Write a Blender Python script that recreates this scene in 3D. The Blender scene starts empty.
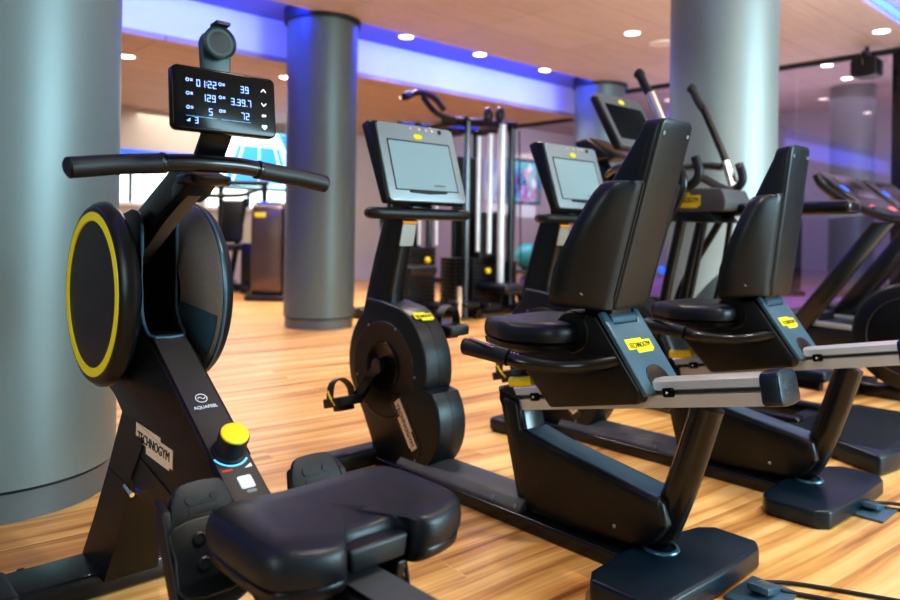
import bpy, bmesh, math, random
from mathutils import Vector, Matrix
random.seed(7)
SC = bpy.context.scene
COL = SC.collection
V = Vector
PI = math.pi
A = math.radians(47.3)          # camera heading, measured from world +X

# ------------------------------------------------------------------ materials
def mat(name, col, rough=.5, metal=0., spec=.5, bump=0., bscale=200., var=.06, vscale=6., emit=None, estr=0., coat=0.):
    m = bpy.data.materials.new(name); m.use_nodes = True
    nt = m.node_tree; N = nt.nodes; L = nt.links
    b = N['Principled BSDF']
    tc = N.new('ShaderNodeTexCoord')
    ns = N.new('ShaderNodeTexNoise'); ns.inputs['Scale'].default_value = vscale; ns.inputs['Detail'].default_value = 3
    L.new(tc.outputs['Object'], ns.inputs['Vector'])
    rp = N.new('ShaderNodeValToRGB')
    c = V(col)
    lo, hi = c*(1-var), c*(1+var)
    rp.color_ramp.elements[0].color = (*lo, 1); rp.color_ramp.elements[1].color = (*hi, 1)
    L.new(ns.outputs['Fac'], rp.inputs['Fac']); L.new(rp.outputs['Color'], b.inputs['Base Color'])
    b.inputs['Roughness'].default_value = rough; b.inputs['Metallic'].default_value = metal
    b.inputs['Specular IOR Level'].default_value = spec
    b.inputs['Coat Weight'].default_value = coat; b.inputs['Coat Roughness'].default_value = .15
    if bump:
        n2 = N.new('ShaderNodeTexNoise'); n2.inputs['Scale'].default_value = bscale
        L.new(tc.outputs['Object'], n2.inputs['Vector'])
        bp = N.new('ShaderNodeBump'); bp.inputs['Strength'].default_value = bump; bp.inputs['Distance'].default_value = .002
        L.new(n2.outputs['Fac'], bp.inputs['Height']); L.new(bp.outputs['Normal'], b.inputs['Normal'])
    if emit:
        b.inputs['Emission Color'].default_value = (*emit, 1); b.inputs['Emission Strength'].default_value = estr
    return m

black   = mat('black_plastic', (0.0045,0.0055,0.007), 0.32, bump=.15, bscale=400)
blackg  = mat('black_gloss', (.004,.004,.005), .14, spec=.22)
frame   = mat('black_painted_steel', (0.005,0.006,0.0075), 0.26, coat=.2)
bronze  = mat('dark_bronze_body', (0.0085,0.007,0.0055), 0.34, metal=.3, bump=.1, bscale=500)
bodytop = mat('textured_dark_top', (.055,.048,.042), .45, metal=.3, bump=.25, bscale=700)
rubber  = mat('rubber_grip', (0.007,0.009,0.012), 0.45, bump=.2, bscale=600)
vinyl   = mat('charcoal_vinyl', (0.006,0.010,0.016), 0.4, bump=.2, bscale=300)
shell   = mat('charcoal_shell', (0.0045,0.0085,0.013), 0.38, bump=.15, bscale=350)
pad     = mat('navy_rubber_pad', (.003,.014,.027), .34, bump=.3, bscale=250)
bluegr  = mat('blue_grey_paint', (.075,.15,.205), .30, metal=.35)
deckm   = mat('ribbed_deck_rubber', (.018,.026,.036), .5)
greycov = mat('grey_step_rubber', (.085,.09,.098), .55, bump=.3, bscale=300)
tealdk  = mat('dark_teal_plastic', (.022,.050,.060), .38)
silver  = mat('silver_plastic', (.29,.355,.385), .35, metal=.45)
alu     = mat('brushed_aluminium', (.70,.72,.72), .36, metal=.6, bump=.05)
alud    = mat('aluminium_groove', (.05,.05,.05), .4, metal=.5)
chrome  = mat('polished_chrome', (.85,.86,.88), .12, metal=1.)
steelb  = mat('bright_guide_rod', (.75,.82,.88), .3, metal=.3)
screen  = mat('blank_display_glass', (.27,.38,.41), .2, spec=.6, var=.04, vscale=2)
yellow  = mat('yellow_plastic', (.90,.72,.01), .4)
yellowr = mat('yellow_ring_paint', (.92,.80,.01), .4)
cream   = mat('pale_logo_print', (.86,.68,.50), .5)
whitep  = mat('white_print', (.85,.88,.9), .5)
ink     = mat('black_print', (.01,.01,.01), .6)
redp    = mat('red_print', (.8,.05,.03), .5)
bluelit = mat('lit_blue_mark', (.1,.5,.9), .4, emit=(.1,.45,1), estr=1.0)
digit   = mat('lit_display_digits', (.4,.55,1), .4, emit=(.20,.36,1.0), estr=1.5)
iconl   = mat('lit_touch_icons', (.8,.85,1), .4, emit=(.75,.82,1.0), estr=1.6)
metalpl = mat('embossed_metal_plate', (.5,.5,.48), .4, metal=.8, bump=.6, bscale=220)
orange  = mat('orange_edge', (.95,.42,.05), .4, emit=(1,.4,.02), estr=.3)
strapm  = mat('woven_strap', (.16,.11,.075), .6, bump=.8, bscale=500, var=.4, vscale=400)
drumm   = mat('perforated_drum', (.34,.30,.27), .38, metal=.4, bump=.7, bscale=450, var=.3, vscale=300)
column_m= mat('silver_grey_column', (.165,.220,.232), .46, metal=.45, var=.03, vscale=2)
column_l= mat('pale_grey_column', (.215,.27,.272), .45, metal=.35, var=.03, vscale=2)
skirtm  = mat('grey_skirting', (.16,.185,.20), .45, metal=.3)
capm    = mat('dark_collar', (.02,.024,.03), .5)
whitew  = mat('white_plaster', (.78,.79,.80), .7, var=.03)
covem   = mat('blue_glow_cove_tint', (.14,.18,.50), .7, var=.03)  # blue of the LED glow is put into the strip's colour
beigew  = mat('beige_wall', (.52,.50,.47), .7, var=.04)
greyl   = mat('lavender_grey_wall', (.36,.35,.43), .7, var=.04)
lamp_m  = mat('lit_downlight', (1,.95,.85), .4, emit=(1,.88,.70), estr=14)
lampr   = mat('downlight_ring', (.8,.78,.74), .4)
ledm    = mat('blue_led_strip', (.1,.2,1), .4, emit=(.01,.05,1.), estr=48)
ledm2   = mat('dim_blue_led_strip', (.1,.2,1), .4, emit=(.02,.06,1.), estr=7)
daylit  = mat('daylit_glazing', (.9,.96,1), .3, emit=(.80,.95,1.), estr=2.0)
cyan_t  = mat('screen_cyan', (.3,.75,.9), .4, emit=(.45,.85,1.), estr=1.5)
blue_t  = mat('screen_blue', (.03,.2,.75), .4, emit=(.04,.28,.95), estr=1.3)
white_t = mat('screen_white', (.9,.95,1), .4, emit=(.85,.95,1.), estr=1.7)
pinkm   = mat('pink_print', (.75,.06,.25), .6)
tealm   = mat('teal_print', (.05,.38,.38), .6)
ballt   = mat('teal_vinyl_ball', (.02,.22,.26), .4)
ballg   = mat('grey_vinyl_ball', (.30,.31,.40), .3)
ballv   = mat('violet_vinyl_ball', (.22,.12,.62), .4)
bronzet = mat('bronze_weight_cover', (.15,.115,.085), .3, metal=.7, var=.2, vscale=4)
purple_f= mat('purple_light_carpet_tint', (.42,.22,.62), .8, var=.1)  # purple light on this floor is put into its colour
redm    = mat('red_button', (.85,.12,.15), .4, emit=(.9,.1,.12), estr=.5)
blueb   = mat('blue_button', (.03,.12,.7), .4, emit=(.03,.13,1), estr=.7)

def floor_mat():
    m = bpy.data.materials.new('striped_wood_planks'); m.use_nodes = True
    nt = m.node_tree; N = nt.nodes; L = nt.links; b = N['Principled BSDF']
    tc = N.new('ShaderNodeTexCoord')
    mp = N.new('ShaderNodeMapping'); mp.inputs['Rotation'].default_value = (0,0,math.radians(5))
    L.new(tc.outputs['Object'], mp.inputs['Vector'])
    # slow wander of the grain
    wn = N.new('ShaderNodeTexNoise'); wn.inputs['Scale'].default_value = .9; wn.inputs['Detail'].default_value = 2
    L.new(mp.outputs['Vector'], wn.inputs['Vector'])
    ws = N.new('ShaderNodeVectorMath'); ws.operation = 'SCALE'; ws.inputs['Scale'].default_value = .10
    L.new(wn.outputs['Color'], ws.inputs[0])
    wa = N.new('ShaderNodeVectorMath'); wa.operation = 'ADD'
    L.new(mp.outputs['Vector'], wa.inputs[0]); L.new(ws.outputs['Vector'], wa.inputs[1])
    br = N.new('ShaderNodeTexBrick'); br.offset = .37
    for k, v in (('Scale',1.),('Mortar Size',.0012),('Mortar Smooth',.1),('Bias',0.),('Brick Width',1.9),('Row Height',.145)):
        br.inputs[k].default_value = v
    br.inputs['Color1'].default_value = (0,0,0,1); br.inputs['Color2'].default_value = (1,1,1,1); br.inputs['Mortar'].default_value = (.35,.35,.35,1)
    L.new(mp.outputs['Vector'], br.inputs['Vector'])
    # offset grain per plank
    po = N.new('ShaderNodeVectorMath'); po.operation = 'MULTIPLY_ADD'; po.inputs[1].default_value = (3.1,1.7,0)
    L.new(br.outputs['Color'], po.inputs[0]); L.new(wa.outputs['Vector'], po.inputs[2])
    st = N.new('ShaderNodeMapping'); st.inputs['Scale'].default_value = (.55,13.,1)
    L.new(po.outputs['Vector'], st.inputs['Vector'])
    n1 = N.new('ShaderNodeTexNoise'); n1.inputs['Scale'].default_value = 1.; n1.inputs['Detail'].default_value = 4; n1.inputs['Roughness'].default_value = .55
    L.new(st.outputs['Vector'], n1.inputs['Vector'])
    st2 = N.new('ShaderNodeMapping'); st2.inputs['Scale'].default_value = (2.2,70.,1)
    L.new(po.outputs['Vector'], st2.inputs['Vector'])
    n2 = N.new('ShaderNodeTexNoise'); n2.inputs['Scale'].default_value = 1.; n2.inputs['Detail'].default_value = 3
    L.new(st2.outputs['Vector'], n2.inputs['Vector'])
    mx = N.new('ShaderNodeMath'); mx.operation = 'MULTIPLY_ADD'; mx.inputs[1].default_value = .30
    L.new(n2.outputs['Fac'], mx.inputs[0]); L.new(n1.outputs['Fac'], mx.inputs[2])
    m2 = N.new('ShaderNodeMath'); m2.operation = 'MULTIPLY_ADD'; m2.inputs[1].default_value = .07
    L.new(br.outputs['Color'], m2.inputs[0]); L.new(mx.outputs[0], m2.inputs[2])
    rp = N.new('ShaderNodeValToRGB'); e = rp.color_ramp.elements
    e[0].position = .46; e[0].color = (.24,.095,.022,1)
    e[1].position = .86; e[1].color = (.86,.56,.24,1)
    for p, c in ((.56,(.52,.245,.075,1)),(.66,(.68,.36,.115,1)),(.74,(.78,.47,.17,1))):
        x = e.new(p); x.color = c
    L.new(m2.outputs[0], rp.inputs['Fac'])
    L.new(rp.outputs['Color'], b.inputs['Base Color'])
    b.inputs['Roughness'].default_value = .38; b.inputs['Specular IOR Level'].default_value = .4
    bp = N.new('ShaderNodeBump'); bp.inputs['Strength'].default_value = .12; bp.inputs['Distance'].default_value = .002
    L.new(n2.outputs['Fac'], bp.inputs['Height']); L.new(bp.outputs['Normal'], b.inputs['Normal'])
    return m

def ceil_mat(name, c1, c2, mortar, bw, rh, rough=.6):
    m = bpy.data.materials.new(name); m.use_nodes = True
    nt = m.node_tree; N = nt.nodes; L = nt.links; b = N['Principled BSDF']
    tc = N.new('ShaderNodeTexCoord')
    br = N.new('ShaderNodeTexBrick'); br.offset = 0.
    for k, v in (('Scale',1.),('Mortar Size',.006),('Bias',0.),('Brick Width',bw),('Row Height',rh)):
        br.inputs[k].default_value = v
    br.inputs['Color1'].default_value = (*c1,1); br.inputs['Color2'].default_value = (*c2,1); br.inputs['Mortar'].default_value = (*mortar,1)
    L.new(tc.outputs['Object'], br.inputs['Vector'])
    mp = N.new('ShaderNodeMapping'); mp.inputs['Scale'].default_value = (2,30,1); L.new(tc.outputs['Object'], mp.inputs['Vector'])
    ns = N.new('ShaderNodeTexNoise'); ns.inputs['Scale'].default_value = 1.; L.new(mp.outputs['Vector'], ns.inputs['Vector'])
    mr = N.new('ShaderNodeMapRange'); mr.inputs['To Min'].default_value = .85; mr.inputs['To Max'].default_value = 1.15; L.new(ns.outputs['Fac'], mr.inputs['Value'])
    vm = N.new('ShaderNodeVectorMath'); vm.operation = 'SCALE'
    L.new(br.outputs['Color'], vm.inputs[0]); L.new(mr.outputs['Result'], vm.inputs['Scale'])
    L.new(vm.outputs['Vector'], b.inputs['Base Color']); b.inputs['Roughness'].default_value = rough
    return m

def glass_mat():
    m = bpy.data.materials.new('tinted_partition_glass'); m.use_nodes = True
    nt = m.node_tree; N = nt.nodes; L = nt.links; N.clear()
    o = N.new('ShaderNodeOutputMaterial'); t = N.new('ShaderNodeBsdfTransparent'); t.inputs['Color'].default_value = (.86,.84,.90,1)
    g = N.new('ShaderNodeBsdfGlossy'); g.inputs['Roughness'].default_value = .02; g.inputs['Color'].default_value = (.9,.88,1,1)
    lw = N.new('ShaderNodeLayerWeight'); lw.inputs['Blend'].default_value = .5
    pw = N.new('ShaderNodeMath'); pw.operation = 'POWER'; pw.inputs[1].default_value = 4.; L.new(lw.outputs['Facing'], pw.inputs[0])
    fr = N.new('ShaderNodeMath'); fr.operation = 'MULTIPLY_ADD'; fr.inputs[1].default_value = .6; fr.inputs[2].default_value = .07; L.new(pw.outputs[0], fr.inputs[0])
    mx = N.new('ShaderNodeMixShader')
    L.new(fr.outputs[0], mx.inputs['Fac']); L.new(t.outputs['BSDF'], mx.inputs[1]); L.new(g.outputs['BSDF'], mx.inputs[2]); L.new(mx.outputs['Shader'], o.inputs['Surface'])
    return m
floorm = floor_mat()
ceilm  = ceil_mat('rose_wood_ceiling_panels', (.60,.51,.49), (.64,.545,.525), (.48,.40,.38), 1.2, .6)
ceillo = ceil_mat('amber_wood_soffit', (.47,.335,.23), (.52,.375,.26), (.28,.19,.12), 2.4, .6)
ceilbe = ceil_mat('mauve_ceiling_panels', (.40,.31,.30), (.44,.34,.33), (.30,.23,.22), 1.2, .6)
glassm = glass_mat()

# ------------------------------------------------------------------ mesh helpers
def B(): return bmesh.new()
def merge(bm, t):
    me = bpy.data.meshes.new('t'); t.to_mesh(me); t.free(); bm.from_mesh(me); bpy.data.meshes.remove(me)
def bevel(t, off, seg=3, ang=30, keep=None):
    if off <= 0: return
    t.normal_update()
    es = [e for e in t.edges if len(e.link_faces) == 2 and e.calc_face_angle(0) > math.radians(ang) and (keep is None or keep(e))]
    if es: bmesh.ops.bevel(t, geom=es, offset=off, offset_type='OFFSET', segments=seg, profile=.5, affect='EDGES', clamp_overlap=True)
def box(bm, c, s, bev=0., rot=None, seg=3):
    t = B(); bmesh.ops.create_cube(t, size=1.)
    bmesh.ops.scale(t, vec=V(s), verts=t.verts); bevel(t, bev, seg)
    M = Matrix.Translation(V(c))
    if rot is not None: M = M @ rot.to_4x4()
    bmesh.ops.transform(t, matrix=M, verts=t.verts); merge(bm, t); return bm
def extr(bm, poly, o, u, v, d0, d1, bev=0., seg=3, ang=30, keep=None):
    """polygon (a,b) in the plane o + a*u + b*v, extruded along u x v from d0 to d1"""
    o, u, v = V(o), V(u).normalized(), V(v).normalized(); n = u.cross(v).normalized()
    t = B(); lo = [t.verts.new(o+u*a+v*b+n*d0) for a, b in poly]; hi = [t.verts.new(o+u*a+v*b+n*d1) for a, b in poly]
    k = len(poly)
    t.faces.new(hi); t.faces.new(lo[::-1])
    for i in range(k): t.faces.new((lo[i], lo[(i+1) % k], hi[(i+1) % k], hi[i]))
    bmesh.ops.recalc_face_normals(t, faces=t.faces); bevel(t, bev, seg, ang, keep); merge(bm, t); return bm
def prx(bm, poly, x0, x1, bev=0., seg=3, ang=30, keep=None):
    return extr(bm, poly, (0,0,0), (0,1,0), (0,0,1), x0, x1, bev, seg, ang, keep)
def prz(bm, poly, z0, z1, bev=0., seg=3, ang=30):
    return extr(bm, poly, (0,0,0), (1,0,0), (0,1,0), z0, z1, bev, seg, ang)
def smooth(pts, n=6):
    P = [V(p) for p in pts]; out = []
    for i in range(len(P)-1):
        p0, p1, p2, p3 = P[max(i-1,0)], P[i], P[i+1], P[min(i+2,len(P)-1)]
        for k in range(n):
            t = k/n
            out.append(.5*((2*p1)+(p2-p0)*t+(2*p0-5*p1+4*p2-p3)*t*t+(3*p1-p0-3*p2+p3)*t**3))
    out.append(P[-1]); return out
def smooth2(poly, n=4):
    k = len(poly); P = [V((a,b,0)) for a, b in poly]; out = []
    for i in range(k):
        p0, p1, p2, p3 = P[(i-1)%k], P[i], P[(i+1)%k], P[(i+2)%k]
        for j in range(n):
            t = j/n
            q = .5*((2*p1)+(p2-p0)*t+(2*p0-5*p1+4*p2-p3)*t*t+(3*p1-p0-3*p2+p3)*t**3)
            out.append((q.x, q.y))
    return out
def sweep(bm, pts, sec, side=(1,0,0), cap=True):
    """section points (a,b): a along 'side', b along side x tangent; sec may be a function of i/n"""
    P = [V(p) for p in pts]; t = B(); rings = []; S = V(side).normalized()
    for i, p in enumerate(P):
        tan = (P[min(i+1,len(P)-1)]-P[max(i-1,0)]).normalized()
        s = (S - tan*S.dot(tan)); s = s.normalized() if s.length > 1e-4 else V((0,0,1)); w = tan.cross(s)
        sc = sec(i/(len(P)-1)) if callable(sec) else sec
        rings.append([t.verts.new(p+s*a+w*b) for a, b in sc])
    k = len(rings[0])
    for r0, r1 in zip(rings, rings[1:]):
        for j in range(k): t.faces.new((r0[j], r0[(j+1)%k], r1[(j+1)%k], r1[j]))
    if cap: t.faces.new(rings[0][::-1]); t.faces.new(rings[-1])
    bmesh.ops.recalc_face_normals(t, faces=t.faces); merge(bm, t); return bm
def circ(r, n=14, ry=None): return [(r*math.cos(2*PI*i/n), (ry or r)*math.sin(2*PI*i/n)) for i in range(n)]
def tube(bm, pts, r, n=14, sm=5, side=None):
    p = smooth(pts, sm) if len(pts) > 2 and sm > 1 else [V(q) for q in pts]
    d = (V(pts[-1])-V(pts[0])).normalized()
    if side is None: side = (1,0,0) if abs(d.x) < .7 else (0,0,1)
    return sweep(bm, p, circ(r, n), side)
def lathe(bm, prof, c, axis=(0,0,1), n=48, a0=0., a1=2*PI, ref=None):
    """prof (h, r) along axis from c"""
    ax = V(axis).normalized(); c = V(c)
    ref = V(ref) if ref else (V((1,0,0)) if abs(ax.x) < .7 else V((0,1,0)))
    u = (ref-ax*ref.dot(ax)).normalized(); w = ax.cross(u); t = B(); full = abs(a1-a0-2*PI) < 1e-6
    m = n if full else n+1; rings = []
    for h, r in prof:
        if r < 1e-6: rings.append([t.verts.new(c+ax*h)]); continue
        rings.append([t.verts.new(c+ax*h+(u*math.cos(a0+(a1-a0)*i/n)+w*math.sin(a0+(a1-a0)*i/n))*r) for i in range(m)])
    for r0, r1 in zip(rings, rings[1:]):
        for i in range(n):
            j = (i+1) % m if full else i+1
            a, b_, c_, d = r0[i%len(r0)], r0[j%len(r0)], r1[j%len(r1)], r1[i%len(r1)]
            q = []
            for x in (a, b_, c_, d):
                if x not in q: q.append(x)
            if len(q) > 2:
                try: t.faces.new(q)
                except ValueError: pass
    bmesh.ops.recalc_face_normals(t, faces=t.faces); merge(bm, t); return bm
def cyl(bm, c, r, h, axis=(0,0,1), n=24, bev=0.):
    b = min(bev, r*.5, h*.4); H = h/2
    pr = [(-H,0),(-H,r-b),(-H+b,r),(H-b,r),(H,r-b),(H,0)] if b > 0 else [(-H,0),(-H,r),(H,r),(H,0)]
    return lathe(bm, pr, c, axis, n)
def ball(bm, c, r, n=20, sc=(1,1,1)):
    t = B(); bmesh.ops.create_uvsphere(t, u_segments=n, v_segments=n//2, radius=r)
    bmesh.ops.scale(t, vec=V(sc), verts=t.verts); bmesh.ops.translate(t, vec=V(c), verts=t.verts); merge(bm, t); return bm
def loft(bm, secs, cap=True):
    t = B(); rings = [[t.verts.new(V(p)) for p in s] for s in secs]; k = len(rings[0])
    for r0, r1 in zip(rings, rings[1:]):
        for j in range(k): t.faces.new((r0[j], r0[(j+1)%k], r1[(j+1)%k], r1[j]))
    if cap: t.faces.new(rings[0][::-1]); t.faces.new(rings[-1])
    bmesh.ops.recalc_face_normals(t, faces=t.faces); merge(bm, t); return bm
def rrect(w, h, r, n=5):
    out = []
    for cx, cy, a in ((w/2-r,h/2-r,0),(-w/2+r,h/2-r,90),(-w/2+r,-h/2+r,180),(w/2-r,-h/2+r,270)):
        for i in range(n+1):
            t = math.radians(a+90*i/n); out.append((cx+r*math.cos(t), cy+r*math.sin(t)))
    return out
def obj(name, bm, m, parent=None, ang=38, label=None):
    me = bpy.data.meshes.new(name); bm.to_mesh(me); bm.free()
    for p in me.polygons: p.use_smooth = True
    me.set_sharp_from_angle(angle=math.radians(ang))
    me.materials.append(m)
    o = bpy.data.objects.new(name, me); COL.objects.link(o)
    if parent: o.parent = parent
    if label: o['label'] = label
    return o
def thing(name, label, cat, loc=(0,0,0), rz=0., group=None):
    o = bpy.data.objects.new(name, None); COL.objects.link(o); o.empty_display_size = .1
    o.location = loc; o.rotation_euler = (0,0,rz); o['label'] = label; o['category'] = cat
    if group: o['group'] = group
    return o
def tag(o, label, cat, group=None):
    o['label'] = label; o['category'] = cat
    if group: o['group'] = group
    return o
def struct(name, bm, m, parent=None, ang=38):
    o = obj(name, bm, m, parent, ang)
    if not parent: o['kind'] = 'structure'
    return o
def dup(root, loc, label, group=None, rz=None):
    r = root.copy(); COL.objects.link(r); r.location = loc; r['label'] = label
    if rz is not None: r.rotation_euler = (0,0,rz)
    if group: r['group'] = group
    def rec(a, b):
        for ch in list(a.children):
            c = ch.copy(); COL.objects.link(c); c.parent = b; rec(ch, c)
    rec(root, r); return r
FONT = {}
def txt(name, s, m, parent, o, u, v, size, depth=.0006, align='CENTER', width=None):
    cu = bpy.data.curves.new('txt', 'FONT'); cu.body = s; cu.size = size; cu.extrude = depth; cu.align_x = align; cu.align_y = 'CENTER'
    ob = bpy.data.objects.new('txt', cu); COL.objects.link(ob); bpy.context.view_layer.update()
    me = bpy.data.meshes.new_from_object(ob.evaluated_get(bpy.context.evaluated_depsgraph_get()))
    bpy.data.objects.remove(ob); bpy.data.curves.remove(cu)
    xs = [p.co.x for p in me.vertices]
    k = width/(max(xs)-min(xs)) if width and xs else 1.
    u, v = V(u).normalized(), V(v).normalized(); n = u.cross(v).normalized(); o = V(o)
    for p in me.vertices: p.co = o+u*p.co.x*k+v*p.co.y+n*(p.co.z+depth)
    me.materials.append(m)
    r = bpy.data.objects.new(name, me); COL.objects.link(r); r.parent = parent; return r
BADGE = [(-.5,-.22),(-.5,.5),(.18,.5),(.18,.34),(.5,.34),(.5,-.38),(.42,-.38),(.42,-.5),(-.2,-.5),(-.2,-.22)]
def badge(parent, c, u, v, w, h, bg=None, fg=None, lift=.001, lab='printed maker name plate'):
    bg = bg or yellow; fg = fg or ink
    b = B(); extr(b, [(a*w, q*h) for a, q in BADGE], c, u, v, 0, lift)
    o = obj('logo_plate', b, bg, parent, label=lab)
    n = V(u).normalized().cross(V(v).normalized())
    txt('lettering', 'TECHNOGYM', fg, o, V(c)+n*lift, u, v, h*.52, width=w*.86); return o
def screws(parent, pts, n, r=.006):
    for p in pts:
        b = B(); cyl(b, p, r, .003, n, 10, .001); obj('screw', b, silver, parent)

# ------------------------------------------------------------------ setting
ZC = 2.8; YF = 6.23; XG = 8.28; YB = 10.3; ZL = 2.52; XR = 13.4; ZB = 3.1
b = B(); box(b, (4.9,2.6,-.05), (17.6,15.6,.1)); struct('floor', b, floorm)
b = B(); box(b, (1.64,3.78,ZC+.05), (13.2,3.44,.1)); struct('ceiling', b, ceilm)
b = B(); box(b, (1.64,-1.9,ZC+.05), (13.2,6.6,.1)); struct('ceiling_near', b, ceilm)
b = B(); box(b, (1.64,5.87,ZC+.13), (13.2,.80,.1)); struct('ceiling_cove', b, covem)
b = B(); box(b, (1.64,1.73,ZC+.17), (13.2,.74,.1)); struct('ceiling_recess', b, whitew)
b = B(); box(b, (1.64,YF+.03,(ZL+ZC+.12)/2), (13.2,.06,ZC+.12-ZL)); struct('trim_1', b, whitew)
b = B(); box(b, (1.64,YF+.035,ZL-.012), (13.2,.09,.05), .004); struct('trim_2', b, ceillo)
b = B(); box(b, (1.64,8.28,ZL+.05), (13.2,4.05,.1)); struct('ceiling_back', b, ceillo)
b = B(); box(b, (4.2,YB+.05,1.6), (18.4,.1,3.2)); struct('wall_back', b, beigew)
b = B(); box(b, (XR+.05,2.8,1.6), (.1,15.,3.2)); struct('wall_right', b, greyl)
b = B(); box(b, ((XG+XR)/2,2.8,ZB+.05), (XR-XG,15.,.1)); struct('ceiling_right', b, ceilbe)
b = B(); box(b, (XG+.02,2.8,ZC+.17), (.1,15.,.34)); box(b, (XG,1.2,ZC-.02), (.06,10.06,.05)); struct('trim_3', b, capm)
b = B(); box(b, (XG,8.28,ZL-.02), (.06,4.05,.05)); struct('trim_4', b, capm)
b = B(); box(b, (XG,2.8,.04), (.05,15.,.08)); struct('baseboard_right', b, capm)
b = B(); box(b, (11.0,3.2,.004), (4.6,10.,.008)); tag(struct('floor_right', b, purple_f), 'carpet with purple light put into its colour, behind the glass partition', 'carpet')
# glass partition panes with slim mullions
k = 0
for y0, y1, zt in ((-4.6,-1.7,2.76),(-1.7,.9,2.76),(.9,3.32,2.76),(3.32,YF,2.76),(YF,8.3,2.48),(8.3,YB,2.48)):
    k += 1
    b = B(); box(b, (XG,(y0+y1)/2,.08+(zt-.08)/2), (.012,y1-y0-.008,zt-.08)); struct('window_%d' % k, b, glassm)
b = B(); box(b, (XG-.03,2.28,1.38), (.10,.16,2.76), .005); struct('trim_5', b, frame)
b = B(); box(b, (3.9,YB-.012,1.9), (1.5,.02,.09)); struct('trim_6', b, blueb)
# rear windows, glazed
for i, (x0, x1, z0, z1) in enumerate(((3.15,4.05,1.22,1.62),(4.6,6.1,1.20,1.46))):
    b = B(); box(b, ((x0+x1)/2,YB-.02,(z0+z1)/2), (x1-x0+.1,.04,z1-z0+.1)); w = struct('window_%d' % (i+7), b, whitew)
    b = B(); box(b, ((x0+x1)/2,YB-.045,(z0+z1)/2), (x1-x0,.01,z1-z0)); obj('pane', b, daylit, w)
    b = B(); box(b, ((x0+x1)/2-.1,YB-.055,(z0+z1)/2), (.05,.02,z1-z0)); obj('mullion', b, frame, w)
# blue strips hidden behind the ceiling edge
b = B(); box(b, (1.64,5.53,ZC+.045), (13.1,.02,.05)); struct('trim_7', b, ledm)
b = B(); box(b, (1.64,2.03,ZC+.055), (13.1,.02,.05)); struct('trim_8', b, ledm2)

# columns
def column(x, y, r, m, z1=ZC, cap=True):
    c = bpy.data.objects.new('column', None); COL.objects.link(c); c.location = (x,y,0); c['kind'] = 'structure'
    b = B(); lathe(b, [(.10,r),(z1,r)], (0,0,0), n=72); obj('shaft', b, m, c)
    b = B(); lathe(b, [(0,r-.012),(.088,r-.012)], (0,0,0), n=72); obj('skirting', b, skirtm, c)
    b = B(); lathe(b, [(.086,r-.016),(.092,r-.016),(.101,r-.002)], (0,0,0), n=72); obj('shadow_gap', b, capm, c)
    if cap:
        b = B(); lathe(b, [(z1-.035,r+.001),(z1-.035,r+.03),(z1+.12,r+.03)], (0,0,0), n=72); obj('collar', b, capm, c)
    return c
column(.55, 2.83, .36, column_l)['label'] = 'pale grey round column behind the rowing machine'
column(3.65, 5.72, .32, column_m)['label'] = 'grey round column between the rowing machine and the cable station'
column(4.33, 2.19, .32, column_m)['label'] = 'bright silver column behind the elliptical arms'
column(7.80, 5.62, .32, column_m)['label'] = 'small dark column at the end of the blue lit ceiling edge'

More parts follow.
